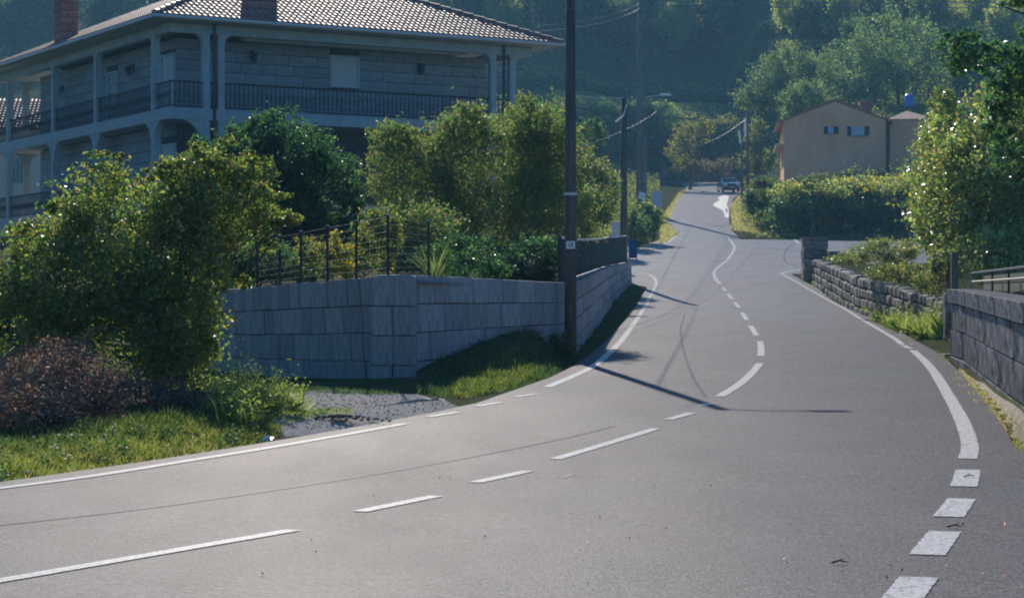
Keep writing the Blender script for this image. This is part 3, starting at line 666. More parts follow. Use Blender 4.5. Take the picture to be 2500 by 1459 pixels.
# columns with flared heads
def column(x, y, z0, z1, fl=(.5, .75), ax='x', both=(1, 1), w_=.13):
    m = MB(); m.b2(x-w_, x+w_, y-w_, y+w_, z0, z1-.002); o = m.build('column', M_plaster, H)
    for s, on in zip((-1, 1), both):
        if not on: continue
        poly = []; a, h = fl
        for k in range(7):
            q = k/6*math.pi/2; poly.append((w_+a*(1-math.cos(q)) if False else w_+a*(1-math.cos(q)), z1-h+h*math.sin(q)))
        poly = [(w_+.001, z1-h)]+poly[1:]+[(w_+.001, z1)]
        c0 = x if ax == 'x' else y; poly = [(c0+s*p, z-.003) for p, z in poly]
        if s < 0: poly = poly[::-1]
        b = MB()
        if ax == 'x': b.prism(poly, y-w_+.01, y+w_-.01, 'y')
        else:
            b.prism(poly, x-w_+.01, x+w_-.01, 'x')
        b.build('bracket', M_plaster, o)
    return o
for y in (1.74, 8.08, 13.35, 19.6):
    column(.15, y, ZU, ZC, (.28, .32), 'y'); column(.15, y, ZM, ZU-.42, (.75, 1.0), 'y'); column(.15, y, -.9, ZM-.42, (.7, .9), 'y')
for x, bo in ((1.5, (1, 0)), (2.08, (0, 1)), (13.75, (1, 0)), (14.65, (0, 1))):
    column(x, .15, ZU, ZC, (.38, .42), 'x', bo); column(x, .15, ZM, ZU-.42, (.9, 1.0), 'x', bo); column(x, .15, -.9, ZM-.42, (.8, .9), 'x', bo)
column(1.2, 20.6, ZU, ZC, (.3, .4), 'x'); column(1.2, 20.6, ZM, ZU-.42, (.5, .7), 'x')
MB().tube([(1.79, -.02, ZE-.1), (1.79, -.02, -.8)], .06, 8).build('downpipe', M_iron, H); MB().tube([(14.2, -.02, ZE-.1), (14.2, -.02, -.8)], .05, 8).build('downpipe', M_iron, H)
# railings
bme = bpy.data.meshes.new('baluster'); b_ = MB().tube([(0, 0, 0), (0, 0, .25), (0, 0, .45), (0, 0, .62), (0, 0, .9)], [.022, .016, .034, .016, .022], 6); bme.from_pydata([tuple(p) for p in b_.v], [], b_.f); bme.materials.append(M_iron)
def rail(z, n0, n1, front=True, left=True):
    if front:
        MB().b2(.02, FX-.02, .09, .17, z+.94, z+1.0).build('handrail', M_iron, H); MB().b2(.02, FX-.02, .1, .16, z+.06, z+.1).build('bottom_rail', M_iron, H)
        for k in range(n0):
            o = bpy.data.objects.new('baluster', bme); C.objects.link(o); o.parent = H; o.location = (.1+k*(FX-.2)/n0, .13, z+.06)
    if left:
        MB().b2(.09, .17, .2, BY-2.1, z+.94, z+1.0).build('handrail', M_iron, H); MB().b2(.1, .16, .2, BY-2.1, z+.06, z+.1).build('bottom_rail', M_iron, H)
        for k in range(n1):
            o = bpy.data.objects.new('baluster', bme); C.objects.link(o); o.parent = H; o.location = (.13, .3+k*(BY-2.6)/n1, z+.06)
rail(ZU, 84, 108); rail(ZM, 0, 105, False)
# windows and doors
def shutterwin(a0, a1, z0, z1, left=False, nm='window', m=M_shutter, slats=True):
    def bx(mb, a, b, d0, d1, c0, c1): return mb.b2(a, b, WY0+d0, WY0+d1, c0, c1) if not left else mb.b2(WX0+d0, WX0+d1, a, b, c0, c1)
    w_ = MB(); 
    for q in ((a0-.08, a0, z0-.08, z1+.08), (a1, a1+.08, z0-.08, z1+.08)): bx(w_, q[0], q[1], -.06, .07, q[2], q[3])
    for q in ((a0, a1, z0-.08, z0), (a0, a1, z1, z1+.08)): bx(w_, q[0], q[1], -.058, .07, q[2], q[3])
    f_ = w_.build(nm, M_trimblue, H)
    s_ = MB(); nn = max(1, int((z1-z0)/.09)) if slats else 1
    for k in range(nn): h = (z1-z0)/nn; bx(s_, a0+.002, a1-.002, .0, .055, z0+k*h+.004, z0+(k+1)*h-.003)
    o = s_.build('shutter', m, f_); return f_
shutterwin(*Wf); shutterwin(Sh[0]+.05, Sh[1]-.05, ZU+.03, Sh[3]-.05, True, 'shutter_door'); shutterwin(Shl[0]+.05, Shl[1]-.05, ZM+.03, Shl[3]-.05, True, 'shutter_door')
shutterwin(9.5, 10.9, ZM+.9, ZM+2.1, True, 'window', M_glass, False)
shutterwin(5.6, 6.6, ZM+.9, ZM+2.3, False, 'window', M_glass, False)
d = shutterwin(Dl[0]+.1, Dl[1]-.1, ZU+.03, Dl[3]-.1, True, 'glass_door', mat('sky_reflecting_glass', (.35, .62, .72), .12, metal=1), False)
# door grille
g = MB(); 
for k in range(4):
    y = Dl[0]+.2+k*(Dl[1]-Dl[0]-.4)/3; g.b2(WX0-.09, WX0-.07, y-.012, y+.012, ZU+.05, Dl[3]-.12)
for a in range(9):
    q = a/8*math.pi; 
g.tube([(WX0-.08, (Dl[0]+Dl[1])/2+.35*math.cos(a/8*math.pi), ZU+1.35+.45*math.sin(a/8*math.pi)) for a in range(9)], .014, 5); g.build('grille', M_zinc, d)
def lantern(left, a, z):
    m = MB(); f_ = (lambda a_, dd, zz: (WX0-dd, a_, zz)) if left else (lambda a_, dd, zz: (a_, WY0-dd, zz))
    m.tube([f_(a, .02, z), f_(a, .22, z+.12), f_(a, .26, z)], .018, 5); m.box(f_(a, .26, z-.16), (.16, .16, .28), taper=1.3); m.box(f_(a, .26, z+.03), (.24, .24, .05), taper=.4); m.box(f_(a, .03, z), (.1, .1, .3)); m.build('wall_lantern', M_iron, H)
lantern(False, 4.05, 9.6-ZB); lantern(False, 11.3, 9.55-ZB); lantern(True, 6.2, 9.35-ZB); lantern(True, 14.8, 9.3-ZB)

# neighbouring house glimpsed through the veranda
NH = empty('neighbour_house', (-34, 124, 2.0), R(6), 'cream house with sunlit tiled roof glimpsed behind the left veranda', 'house')
MB().b2(0, 9.5, 0, 7, 0, 8.3).build('wall', M_cream, NH)
m = MB(); m.v = [Vector(p) for p in ((-.5, -.6, 8.3), (10, -.6, 8.3), (10, 7.6, 8.3), (-.5, 7.6, 8.3), (3, 3.5, 10.4), (6.5, 3.5, 10.4))]; m.f = [[0, 1, 5, 4], [1, 2, 5], [2, 3, 4, 5], [3, 0, 4], [0, 3, 2, 1]]; nr = m.build('roof', M_tilebed, NH)
VV = []; FF = []
for r in range(11):
    for k in range(44):
        x = -.3+k*.235; y = -.6+r*.355; s = (y+.6); z = 8.33+s*.512
        if x < -.5+s*.85+.1 or x > 10-s*.85-.1: continue
        T = TV*1.05; o_ = len(VV)*14; VV.append(np.stack([T[:, 0]+x, T[:, 1]*.89-T[:, 2]*.455+y, T[:, 1]*.455+T[:, 2]*.89+z], 1)); FF.extend([[a+o_ for a in f_] for f_ in tf])
me = bpy.data.meshes.new('tiles'); me.from_pydata(np.concatenate(VV).tolist(), [], FF); ob = link('tile_field', me, M_tile, nr); ob['kind'] = 'stuff'
for x in (1.5, 4.6, 7.4):
    for z in (1.2, 5.2):
        f_ = MB().b2(x, x+1.1, -.06, .0, z, z+1.5).build('window', M_trimblue, NH); MB().b2(x+.08, x+1.02, -.09, -.062, z+.08, z+1.42).build('pane', M_glass, f_)
        g = MB()
        for k in range(5): g.tube([(x+.1+k*.22, -.14, z), (x+.1+k*.22, -.14, z+1.5)], .012, 4)
        g.build('bar', M_iron, f_)['kind'] = 'stuff'

# ------------------------------------------------------------------ salmon house on the right
p0 = P(1914, 425, 168); PZ = p0.z-.6
SH = empty('salmon_house', (p0.x, p0.y, PZ), R(-5.5), 'plain salmon rendered house with shallow gable above the long hedge', 'house')
gh = (HV-295)*168/F-PZ; rh = (HV-247)*168/F-PZ; gw = 7.95
MB().prism([(0, -1), (gw, -1), (gw, gh), (gw/2, rh-.05), (0, gh)], 0, 9).build('wall', M_pink, SH)
rm = MB(); 
for sgn in (0, 1):
    a = [(-.55, gh-.22), (gw/2, rh+.02), (gw/2, rh+.14), (-.55, gh-.10)]
    if sgn: a = [(gw-q, z) for q, z in a][::-1]
    rm.prism(a, -.12, 9.3)
rt = rm.build('roof', M_tile, SH)
for (u0, u1, v0, v1) in ((2020, 2034, 311, 327), (2076, 2108, 311, 332)):
    xa = (P(u0, 0, 168).x-p0.x); xb = (P(u1, 0, 168).x-p0.x); za = (HV-v1)*168/F-PZ; zb = (HV-v0)*168/F-PZ
    f_ = MB().b2(xa, xb, -.05, .0, za, zb).build('window', M_trimblue, SH)
    MB().b2(xa+.06, xb-.06, -.07, -.052, za+.06, zb-.06).build('pane', M_signback, f_); MB().b2(xa-.1, xb+.1, -.14, -.001, za-.09, za-.004).build('sill', M_conc, f_)
    MB().b2(xa-.30, xa-.01, -.08, 0, za-.03, zb+.03).build('shutter', mat('dark_shutter', (.03, .06, .07), .6), f_); MB().b2(xb+.01, xb+.36, -.08, 0, za-.03, zb+.03).build('shutter', bpy.data.materials['dark_shutter'], f_)
cx_ = P(2117, 0, 168).x-p0.x
cb = MB(); cb.b2(cx_-.4, cx_+.4, 2, 2.8, gh, (HV-252)*168/F-PZ); c_ = cb.build('chimney', M_chim, SH); MB().b2(cx_-.52, cx_+.46, 1.9, 2.9, (HV-252)*168/F-PZ, (HV-244)*168/F-PZ).build('chimney_cap', M_chim, c_)
# annex
ax_ = gw+.35; az_ = (HV-290)*168/F-PZ
MB().b2(gw+.002, ax_+.05, 2.2, 5, -1, az_-.3).build('link_wall', M_wallplain, SH)
MB().b2(ax_+.051, ax_+3.4, 1.4, 5.5, -1, az_).build('annex_wall', M_pink, SH)
m = MB(); e = .25; xs = (ax_-.1, ax_+3.6); m.v = [Vector(p) for p in ((xs[0], 1.1, az_), (xs[1], 1.1, az_), (xs[1], 5.8, az_), (xs[0], 5.8, az_), ((xs[0]+xs[1])/2-.2, 3.4, az_+.85))]; m.f = [[0, 1, 4], [1, 2, 4], [2, 3, 4], [3, 0, 4], [0, 3, 2, 1]]; m.build('annex_roof', M_tile, SH)
MB().tube([(gw+.05, -.05, gh-.2), (gw+.05, -.05, -.9)], .05, 6).build('downpipe', M_iron, SH)
MB().b2(-.62, -.02, -.1, 9, 2.9, 3.0).build('side_awning', M_cream, SH)
# water tank
tk = P(2220, 262, 186)
T_ = empty('water_tank', (tk.x, tk.y, tk.z-2.2), 0, 'bright blue plastic tank standing above the annex roof', 'tank')
MB().tube([(0, 0, 2.2), (0, 0, 2.35), (0, 0, 3.2), (0, 0, 3.3), (0, 0, 3.36)], [.40, .43, .43, .3, .12], 16).build('tank_body', M_bluep, T_, True)
s_ = MB()
for a in (-.3, .3):
    for b in (-.3, .3): s_.box((a, b, 0), (.07, .07, 4.4))
s_.b2(-.4, .4, -.4, .4, 2.12, 2.19); s_.build('stand', M_iron, T_)
#SPLIT#
# ------------------------------------------------------------------ right walls
rb = empty('rubble_wall', (10.7, 60, -.6), 0, 'low mossy rubble stone wall running beside the right edge line', 'wall')
R1s = R1
stone_wall(rb, R1s, 4, .62, .42, M_rubble, 'rubble', proud=.05, jitz=.09, vary=.45, gap=.02, base_ext=.5)
pl = empty('stone_pillar', (13.0, 91.6, .8), 0, 'dark square stone gate pillar at the far end of the rubble wall', 'pillar')
for k in range(5): piece('stone', 'stone', M_rubble, pl, (random.uniform(-.02, .02), 0, .2+k*.4), (1.02, .8, .385), (0, 0, random.uniform(-.03, .03)), k)
piece('cap_stone', 'stone', M_rubble, pl, (0, 0, 2.06), (1.1, .9, .1))
p2 = empty('short_pillar', (13.85, 91.8, .9), 0, 'lower dark stone block standing right against the square gate pillar', 'pillar')
for k in range(3): piece('stone', 'stone', M_rubble, p2, (0, 0, .25+k*.48), (.5, .6, .46), (0, 0, 0), k)
bw = empty('block_wall', (8.1, 38.6, -1.42), 0, 'weathered grey dressed stone wall with projecting cap at the right edge', 'wall')
R2b = [(x, y, zb, zb+(zt-zb)*.84) for x, y, zb, zt in R2]
stone_wall(bw, R2b, 3, 4.5, .4, M_block, 'block', proud=.012, gap=.016, vary=.25)
R2c = [(x-.07, y, zb+(zt-zb)*.845, zt) for x, y, zb, zt in R2]
stone_wall(bw, R2c, 1, 2.6, .55, M_block, 'stone', name='cap_stone', proud=.008, gap=.015, core=False)
pt = empty('gate_post', P(2330, 815, 41.5), 0, 'tall dark weathered post where the rubble wall meets the dressed stone wall', 'post')
m = MB(); m.box((0, 0, .78), (.13, .14, 1.62)); m.build('post_shaft', M_wood, pt, bevel=.012); MB().box((-.13, 0, .35), (.14, .2, .9)).build('side_slab', M_rubble, pt, bevel=.03)
ds = P(2290, 846, 41.2); sl_ = MB(); sl_.box((0, 0, 0), (1.0, .7, .09)); o = sl_.build('drain_slab', M_conc, None, bevel=.015); o.location = (G(2290, 848)[0], 41.0, float(zr(41))-.05); tag(o, 'flat concrete slab bridging the ditch beside the right edge line', 'slab')
# railing and dark boards above the block wall
rg = empty('railing', (8.2, 38, -.1), 0, 'pale metal railing with dark boards on top of the dressed stone wall', 'railing'); ro = rg.location
for k, (y, dx) in enumerate(((39.2, .35), (36, .4), (33, .42), (30, .42), (27, .42))):
    x = float(wallx(y))+dx; MB().tube([(x-ro.x, y-ro.y, -.3-ro.z), (x-ro.x, y-ro.y, .66-ro.z)], .018, 8).build('post', M_conc if k == 0 else M_iron, rg)
for z0_, z1_, rr_, mm in ((.60, .52, .020, M_conc), (.44, .36, .015, M_iron)):
    MB().tube([(float(wallx(y))+.4-ro.x, y-ro.y, z0_+(z1_-z0_)*(39.5-y)/15-ro.z) for y in (39.5, 32, 24.5)], rr_, 8).build('rail', mm, rg)
for j in range(3):
    mb = MB(); a = (float(wallx(39.3))+.6-ro.x, 39.3-ro.y); b = (float(wallx(25))+.6-ro.x, 25-ro.y); z_ = .12+j*.15-ro.z
    mb.v = [Vector((a[0]+d, a[1], z_+h)) for d in (0, .03) for h in (0, .13)]+[Vector((b[0]+d, b[1], z_-.1+h)) for d in (0, .03) for h in (0, .13)]
    mb.f = [[0, 4, 5, 1], [2, 3, 7, 6], [1, 5, 7, 3], [0, 2, 6, 4], [0, 1, 3, 2], [4, 6, 7, 5]]; mb.build('board', M_cloth, rg)

# ------------------------------------------------------------------ poles, lamps, cables
def pole(name, x, y, ztop, r0, r1, m, label, cat='pole', group=None, zb=None):
    z = GZ(x, y) if zb is None else zb; root = empty(name, (x, y, z), 0, label, cat, group)
    MB().tube([(0, 0, -.4), (0, 0, (ztop-z)*.5), (0, 0, ztop-z)], [r0, (r0+r1)/2, r1], 14).build('shaft', m, root, True); return root
np_ = pole('street_lamp', 1.06, 38.6, 6.2, .115, .085, M_wood, 'nearest dark pole with number plate and lamp arm at the granite wall corner', 'street lamp', zb=-1.0)
MB().tube([(0, 0, 7.1), (.25, -.02, 7.22), (.95, -.05, 7.3)], .028, 8).build('lamp_arm', M_zinc, np_)
l = MB(); l.box((1.2, -.05, 7.3), (.55, .2, .09), taper=.7); l.build('lamp_head', M_conc, np_, bevel=.02); MB().b2(1.0, 1.42, -.12, .02, 7.245, 7.253).build('lens', M_glass, l and np_)
pz = (HV-598)*38.5/F+1.0
pl_ = MB().b2(-.08, .08, -.135, -.125, pz-.07, pz+.07).build('number_plate', M_white, np_)
mk = MB(); mk.tube([(-.012+.03*math.cos(a*math.pi/5), -.138, pz+.03*math.sin(a*math.pi/5)) for a in range(11)], .007, 4); mk.tube([(.025, -.138, pz+.035), (.03, -.138, pz-.035)], .007, 4); mk.build('plate_mark', M_iron, pl_)
cl = MB(); cl.tube([(0, 0, pz+.9), (0, 0, pz+.95)], .125, 12); cl.build('clamp', M_zinc, np_)
ba = P(1523, 240, 91.5)
pb = pole('utility_pole', ba.x, 91.5, ba.z, .17, .12, M_wood, 'middle dark pole with curved pale cable guard beside the wall end')
cg = MB(); q0 = P(1530, 255, 91.2)-pb.location; q1 = P(1522, 282, 91.1)-pb.location; q2 = P(1503, 298, 91)-pb.location; cg.tube([q0, q1, q2], .035, 6); cg.build('cable_guard', M_white, pb)
tp = P(1562, 300, 164)
pc = pole('utility_pole', tp.x, 164, 24.6, .28, .17, M_conc2, 'tallest grey concrete pole rising out of the frame beside the signs')
MB().b2(.2, .52, -.3, -.18, -.2, (HV-330)*164/F-GZ(tp.x, 164)).build('lit_edge_strip', M_conc2, pc)  # strip added beside the shaft for the pole's lit right edge
la = P(1575, 240, 163.5)-pc.location; lb = P(1612, 233, 163)-pc.location; MB().tube([la, (la+lb)/2+Vector((0, 0, .08)), lb], .04, 6).build('lamp_arm', M_zinc, pc)
l = MB(); l.box(tuple(P(1625, 231, 163)-pc.location), (1.0, .3, .16), taper=.7); l.build('lamp_head', M_white, pc, bevel=.03)
MB().b2(-1.1, 1.1, -.12, .12, 24.0-pc.location.z, 24.2-pc.location.z).build('cross_arm', M_iron, pc)
d1 = P(1811, 330, 190); d2 = P(1825, 285, 188)
pd = pole('utility_pole', d1.x, 190, (HV-318)*190/F, .12, .10, M_wood, 'shorter far pole with white tube beside the car, left one of the close pair')
pe = pole('utility_pole', d2.x, 188, (HV-272)*188/F, .14, .11, M_wood, 'taller far pole with white tube beside the car, right one of the close pair')
for rt_, a, b, D_ in ((pd, (1803, 318), (1808, 350), 189.6), (pe, (1818, 288), (1820, 334), 187.5)): MB().tube([P(*a, D_)-rt_.location, P(*b, D_)-rt_.location], .10, 6).build('cable_guard', M_white, rt_)
pf = P(2292, 320, 112); pg = pole('crossbar_post', pf.x, 112, (HV-222)*112/F, .11, .10, M_wood, 'dark post with heavy crossbar rising among the right hand trees', 'post')
MB().b2(-.62, .62, -.08, .08, (HV-236)*112/F-pg.location.z, (HV-218)*112/F-pg.location.z).build('crossbar', M_wood, pg); 
ncab = [0]
def cable(a, b, sag, r, label, n=14):
    a, b = Vector(a), Vector(b); pts = [a.lerp(b, i/n)-Vector((0, 0, sag*4*(i/n)*(1-i/n))) for i in range(n+1)]
    o = MB().tube(pts, r, 5).build('power_cable', M_cable); o.location = (0, 0, 0); tag(o, label, 'cable', 'cables strung between the poles'); return o
t1 = Vector((1.06, 38.6, 5.9)); t2 = Vector((ba.x, 91.5, ba.z-.1)); t3 = Vector((tp.x, 164, 20))
cable(P(1300, 78, 70), P(1562, 22, 163.8), .3, .016, 'pale thick cable running from the roof corner up to the tallest pole')
cable(P(1325, 62, 70), P(1562, 8, 163.8), .3, .010, 'thin cable running just above the thick one towards the tallest pole')
cable(P(1392, 232, 38.8), P(1523, 238, 91.3), .05, .012, 'thin level cable from the nearest pole to the middle pole')
cable(P(1523, 240, 91.3), P(1825, 278, 187.8), .35, .009, 'thin cable from the middle pole to the far pair')
cable(P(1395, 365, 75), P(1603, 272, 175), .25, .012, 'slanting cable crossing behind the tallest pole')
cable(P(1675, 366, 150), P(1822, 290, 187.8), .35, .018, 'slanting cable rising to the far pair of poles')
cable(P(1600, 3, 150), P(2560, 5, 120), .1, .03, 'upper of two level cables along the top of the view')
cable(P(1600, 14, 150), P(2560, 18, 120), .1, .03, 'lower of two level cables along the top of the view')
cable(P(1392, 24, 38.4), P(1360, -12, 37.6), .02, .010, 'short dark service cable hanging left of the nearest pole')

# ------------------------------------------------------------------ signs, bin, litter, car
def sign(u, v, D, w_, h_, mt, label, tilt=0, vb=None, post=True, cat='sign'):
    p = P(u, v, D); z = GZ(p.x, D); root = empty('road_sign', (p.x, D, z), 0, label, cat)
    if post: MB().tube([(0, 0, -.1), (0, 0, p.z-z+h_*.4)], .03, 8).build('post', M_zinc, root)
    b = MB().b2(-w_/2, w_/2, -.02, .02, -h_/2, h_/2).build('sign_plate', mt, root, bevel=.008); b.location = (0, -.055, p.z-z); b.rotation_euler = (0, tilt, 0)
    k = MB().b2(-w_/2+.04, w_/2-.04, -.03, -.021, -.03, .03).build('bracket', M_zinc, root); k.location = b.location; k.rotation_euler = (0, tilt, 0)
    return root
s1 = sign(1604, 487, 150, .68, 1.15, M_signback, 'upright rectangular sign seen from behind at the left road edge'); MB().b2(-.02, .02, -.09, -.077, -.5, .5).build('plate_seam', M_zinc, s1).location = (0, 0, (HV-487)*150/F-s1.location.z)
sign(1567, 478, 158, .52, .52, M_white, 'small tilted square sign at the foot of the tallest pole', R(18))
p = P(1502, 553, 99); ub = empty('utility_cabinet', (p.x, 99, 2.1), 0, 'pale blue grey utility box behind the screened fence end', 'cabinet'); MB().box((0, 0, 1.3), (.42, .35, 1.0)).build('cabinet_body', M_signback, ub, bevel=.02); MB().box((0, 0, .4), (.3, .25, .8)).build('plinth', M_conc, ub); MB().b2(-.19, .19, -.19, -.176, .85, 1.75).build('door', M_signback, ub)
p = P(1555, 583, 107); bz = 2.3; bn = empty('recycling_bin', (p.x-.2, 107, bz), 0, 'dark blue street bin standing past the end of the wall', 'bin')
b_ = MB(); b_.box((0, 0, .62), (.5, .5, 1.0), taper=1.15); b_.build('bin_body', M_bluedark, bn, bevel=.03); l_ = MB(); l_.box((0, 0, 1.2), (.64, .64, .14), taper=.8); l_.build('lid', M_bluedark, bn, bevel=.03)
for s in (-1, 1): MB().tube([(s*.25-.03, .2, .1), (s*.25+.03, .2, .1)], .1, 10).build('wheel', M_iron, bn)
bn.scale = (.8, .8, .8)
x, y = G(652, 1075); lt = MB()
for k in range(6): lt.box((random.uniform(-.04, .04), random.uniform(-.02, .02), .02+k*.006), (.06, .04, .008), Matrix.Rotation(random.uniform(-.6, .6), 4, (1, .5, .3)))
o = lt.build('paper_scrap', M_white); o.location = (x, y, GZ(x, y)+.03); tag(o, 'crumpled white paper scrap on the left verge edge', 'litter')
x, y = G(72, 1158); o = piece('roadside_rock', 'rubble', M_rubble, None, (x, y, GZ(x, y)+.03), (.10, .08, .07), (0, 0, .4), 2); tag(o, 'small dark rock at the grassy left road edge', 'rock')
x, y = G(830, 1032); mdm = MB()
for k in range(150):
    a = random.uniform(0, 6.28); r_ = random.gauss(0, .16); mdm.box((r_*math.cos(a)*1.6, r_*math.sin(a)*.8, .05*math.exp(-(r_/.2)**2)), (.028, .022, .02), Matrix.Rotation(a, 4, (0, 0, 1)))
o = mdm.build('dirt_heap', M_soil); o.location = (x, y, GZ(x, y)+.03); tag(o, 'little dark heap of loose soil on the gravel apron', 'heap', kind='stuff')
# specks, twigs and leaf scraps on the tarmac
q = np.concatenate([inpoly([(1500, 1180), (2499, 1130), (2499, 1458), (1300, 1458)], 90), inpoly([(300, 1200), (2200, 1000), (2400, 1458), (0, 1458)], 40)]); x, y = toworld(q)
cz = np.stack([x, y, zr(y)+.014], 1); V, Fc, T = leafcloud(cz, .020, pick('brown', len(x))*np.where(rng.uniform(0, 1, (len(x), 1)) > .3, .55, 4.), up=6, aspect=.6); tag(npmesh('fallen_leaves', V, Fc, M_grass, None, np.clip(T, 0, .7)), kind='stuff')
for k, (u, v, a) in enumerate(((2366, 1166, .35), (2330, 1290, -.2), (2050, 1378, .1))):
    x, y = G(u, v); tw = MB(); ln = .09
    tw.tube([(-ln/2, 0, 0), (0, .01, .012), (ln/2, -.01, .004)], [.006, .005, .003], 5); tw.tube([(0, .01, .01), (.03, .035, .02)], .003, 4); o = tw.build('twig', M_bark); o.location = (x, y, float(zr(y))+.012); o.rotation_euler = (0, 0, a)
    tag(o, ('dark twig lying across the wide dash right of the curve', 'broken twig on the tarmac between two wide dashes', 'yellowed plant scrap on the tarmac left of the wide dashes')[k], 'twig')

q = inpoly([(700, 1050), (660, 1010), (690, 975), (800, 962), (980, 966), (1075, 977), (1120, 984), (985, 1020), (850, 1046)], 1500); x, y = toworld(q); gvl = MB()
for k in range(len(x)):
    a = abs(random.gauss(.004, .005))+.003; gvl.box((x[k], y[k], float(ground(x[k], y[k]))+.012+a*.2), (a*1.6, a*1.3, a), Matrix.Identity(4))
tag(gvl.build('loose_gravel', M_gravel), kind='stuff')
def car():
    x = P(1778, 0, 217).x; root = empty('parked_car', (x, 217, float(zr(217))), R(184), 'small dark blue and silver car standing at the right road edge far up the hill', 'car')
    M_car = mat('car_paint', (.32, .37, .45), .25, spec=.8, metal=.5); M_car.node_tree.nodes['Principled BSDF'].inputs['Coat Weight'].default_value = .8
    prof = [(-2.1, .35), (-2.15, .62), (-2.05, .82), (-1.3, .98), (-.95, 1.02), (-.35, 1.46), (.1, 1.53), (1.2, 1.52), (1.7, 1.36), (2.0, .98), (2.1, .8), (2.1, .35), (1.75, .25), (-1.75, .25)]
    import bmesh
    bm = bmesh.new(); rows = []
    for xx, wf in ((-.86, 0), (-.8, 1), (.8, 1), (.86, 0)):
        rows.append([bm.verts.new((xx*(1 if z < 1.0 else 1-.32*(z-1.0)), y_, z if wf else z*.985+.01)) for y_, z in prof])
    for a, b in zip(rows[:-1], rows[1:]):
        for k in range(len(prof)): bm.faces.new([a[k], a[(k+1) % len(prof)], b[(k+1) % len(prof)], b[k]])
    bm.faces.new(rows[0][::-1]); bm.faces.new(rows[-1]); bmesh.ops.recalc_face_normals(bm, faces=bm.faces[:])
    me = bpy.data.meshes.new('body'); bm.to_mesh(me); bm.free(); link('body', me, M_car, root).modifiers.new('b', 'BEVEL').width = .03
    # this car's front is at -y in its own frame; the root turns it to face downhill
    def quad(name, pts, m, par=root, th=.012):
        c_ = sum((Vector(p) for p in pts), Vector())/4; nrm = (Vector(pts[1])-Vector(pts[0])).cross(Vector(pts[2])-Vector(pts[0])).normalized()
        mb = MB(); mb.v = [Vector(p)-nrm*th*.2 for p in pts]+[Vector(p)+nrm*th for p in pts]; mb.f = [[3, 2, 1, 0], [4, 5, 6, 7]]+[[i, (i+1) % 4, 4+(i+1) % 4, 4+i] for i in range(4)]; return mb.build(name, m, par)
    quad('windscreen', [(-.70, -.92, 1.05), (.70, -.92, 1.05), (.62, -.40, 1.43), (-.62, -.40, 1.43)], M_glass)
    quad('rear_window', [(.62, 1.74, 1.33), (-.62, 1.74, 1.33), (-.7, 1.97, 1.04), (.7, 1.97, 1.04)], M_glass)
    for s in (-1, 1):
        for (a, b) in ((-.7, .25), (.35, 1.45)):
            p_ = [(s*.862, a, 1.03), (s*.862, b, 1.03), (s*.745, b-.05, 1.4), (s*.745, max(a+.35, a+.05) if a < 0 else a+.02, 1.4)]; quad('side_window', p_ if s > 0 else p_[::-1], M_glass)
        for yy in (-1.35, 1.35):
            wl_ = MB(); wl_.tube([(s*.68, yy, .32), (s*.88, yy, .32)], .32, 18); w_ = wl_.build('wheel', M_iron, root, True); MB().tube([(s*.87, yy, .32), (s*.895, yy, .32)], .19, 12).build('rim', M_zinc, w_)
        MB().box((s*.62, -2.12, .72), (.36, .08, .16)).build('headlight', M_white, root, bevel=.02)
        MB().box((s*.95, -.72, 1.06), (.18, .1, .13)).build('mirror', M_car, root, bevel=.02)
        MB().box((s*.68, 2.08, .9), (.22, .06, .2)).build('tail_light', M_chim, root)
    MB().b2(-.42, .42, -2.19, -2.14, .52, .74).build('grille', M_iron, root); MB().b2(-.8, .8, -2.2, -2.1, .28, .46).build('bumper', M_iron, root, bevel=.02); MB().b2(-.26, .26, -2.225, -2.205, .40, .51).build('licence_plate', M_white, root)
car()
bpy.data.objects['parked_car'].rotation_euler.z = R(4)
# ------------------------------------------------------------------ plants, left
D0 = 26.5
plant('wild_bush', [bl(330, 560, 26.5, 200, 150, .9), bl(540, 500, 26.8, 120, 110, .8), bl(180, 690, 25.5, 190, 140, .9), bl(60, 760, 25, 130, 110, .7), bl(430, 700, 26, 130, 220, .8), bl(300, 820, 25.6, 230, 130, .8), bl(640, 535, 27, 65, 38, .3), bl(610, 430, 27, 60, 40, .4), bl(700, 535, 27, 35, 16, .2), bl(480, 420, 26.8, 90, 45, .5), bl(130, 600, 26.5, 110, 60, .5), bl(430, 880, 26.2, 85, 110, .5)],
      66000, .062, ['olive', 'fruit', 'olive'], (-4.3, 27, -1.2), 'big unruly olive green bush left of the granite wall', 'bush', None, .06, 12, 3, clumps=60, csize=.24, zmin=-1.25)
foliage('spray', [bl(245, 378, 26.6, 30, 10, .1), bl(285, 385, 26.6, 18, 10, .1), bl(385, 415, 26.6, 28, 16, .15), bl(360, 440, 26.6, 30, 14, .1), bl(150, 505, 26, 40, 18, .2), bl(680, 540, 27, 40, 14, .15), bl(610, 385, 27, 18, 22, .12), bl(655, 400, 27, 16, 20, .12), bl(690, 480, 27, 22, 12, .12), bl(715, 545, 27, 14, 8, .1), bl(560, 350, 27, 20, 18, .12), bl(480, 360, 26.8, 22, 16, .12), bl(60, 560, 25.6, 40, 14, .15), bl(30, 640, 25.2, 34, 20, .15), bl(660, 600, 27, 30, 16, .12), bl(590, 690, 26.6, 26, 24, .12)], 2300, .06, 'fruit', bpy.data.objects['wild_bush'], off=bpy.data.objects['wild_bush'].location, clumps=8)
foliage('yellow_leaves', [bl(545, 655, 26.2, 28, 28, .15), bl(560, 600, 26.2, 30, 30, .15), bl(500, 810, 26, 14, 80, .1)], 750, .06, ['yellow', 'olive'], bpy.data.objects['wild_bush'], off=bpy.data.objects['wild_bush'].location, clumps=9)
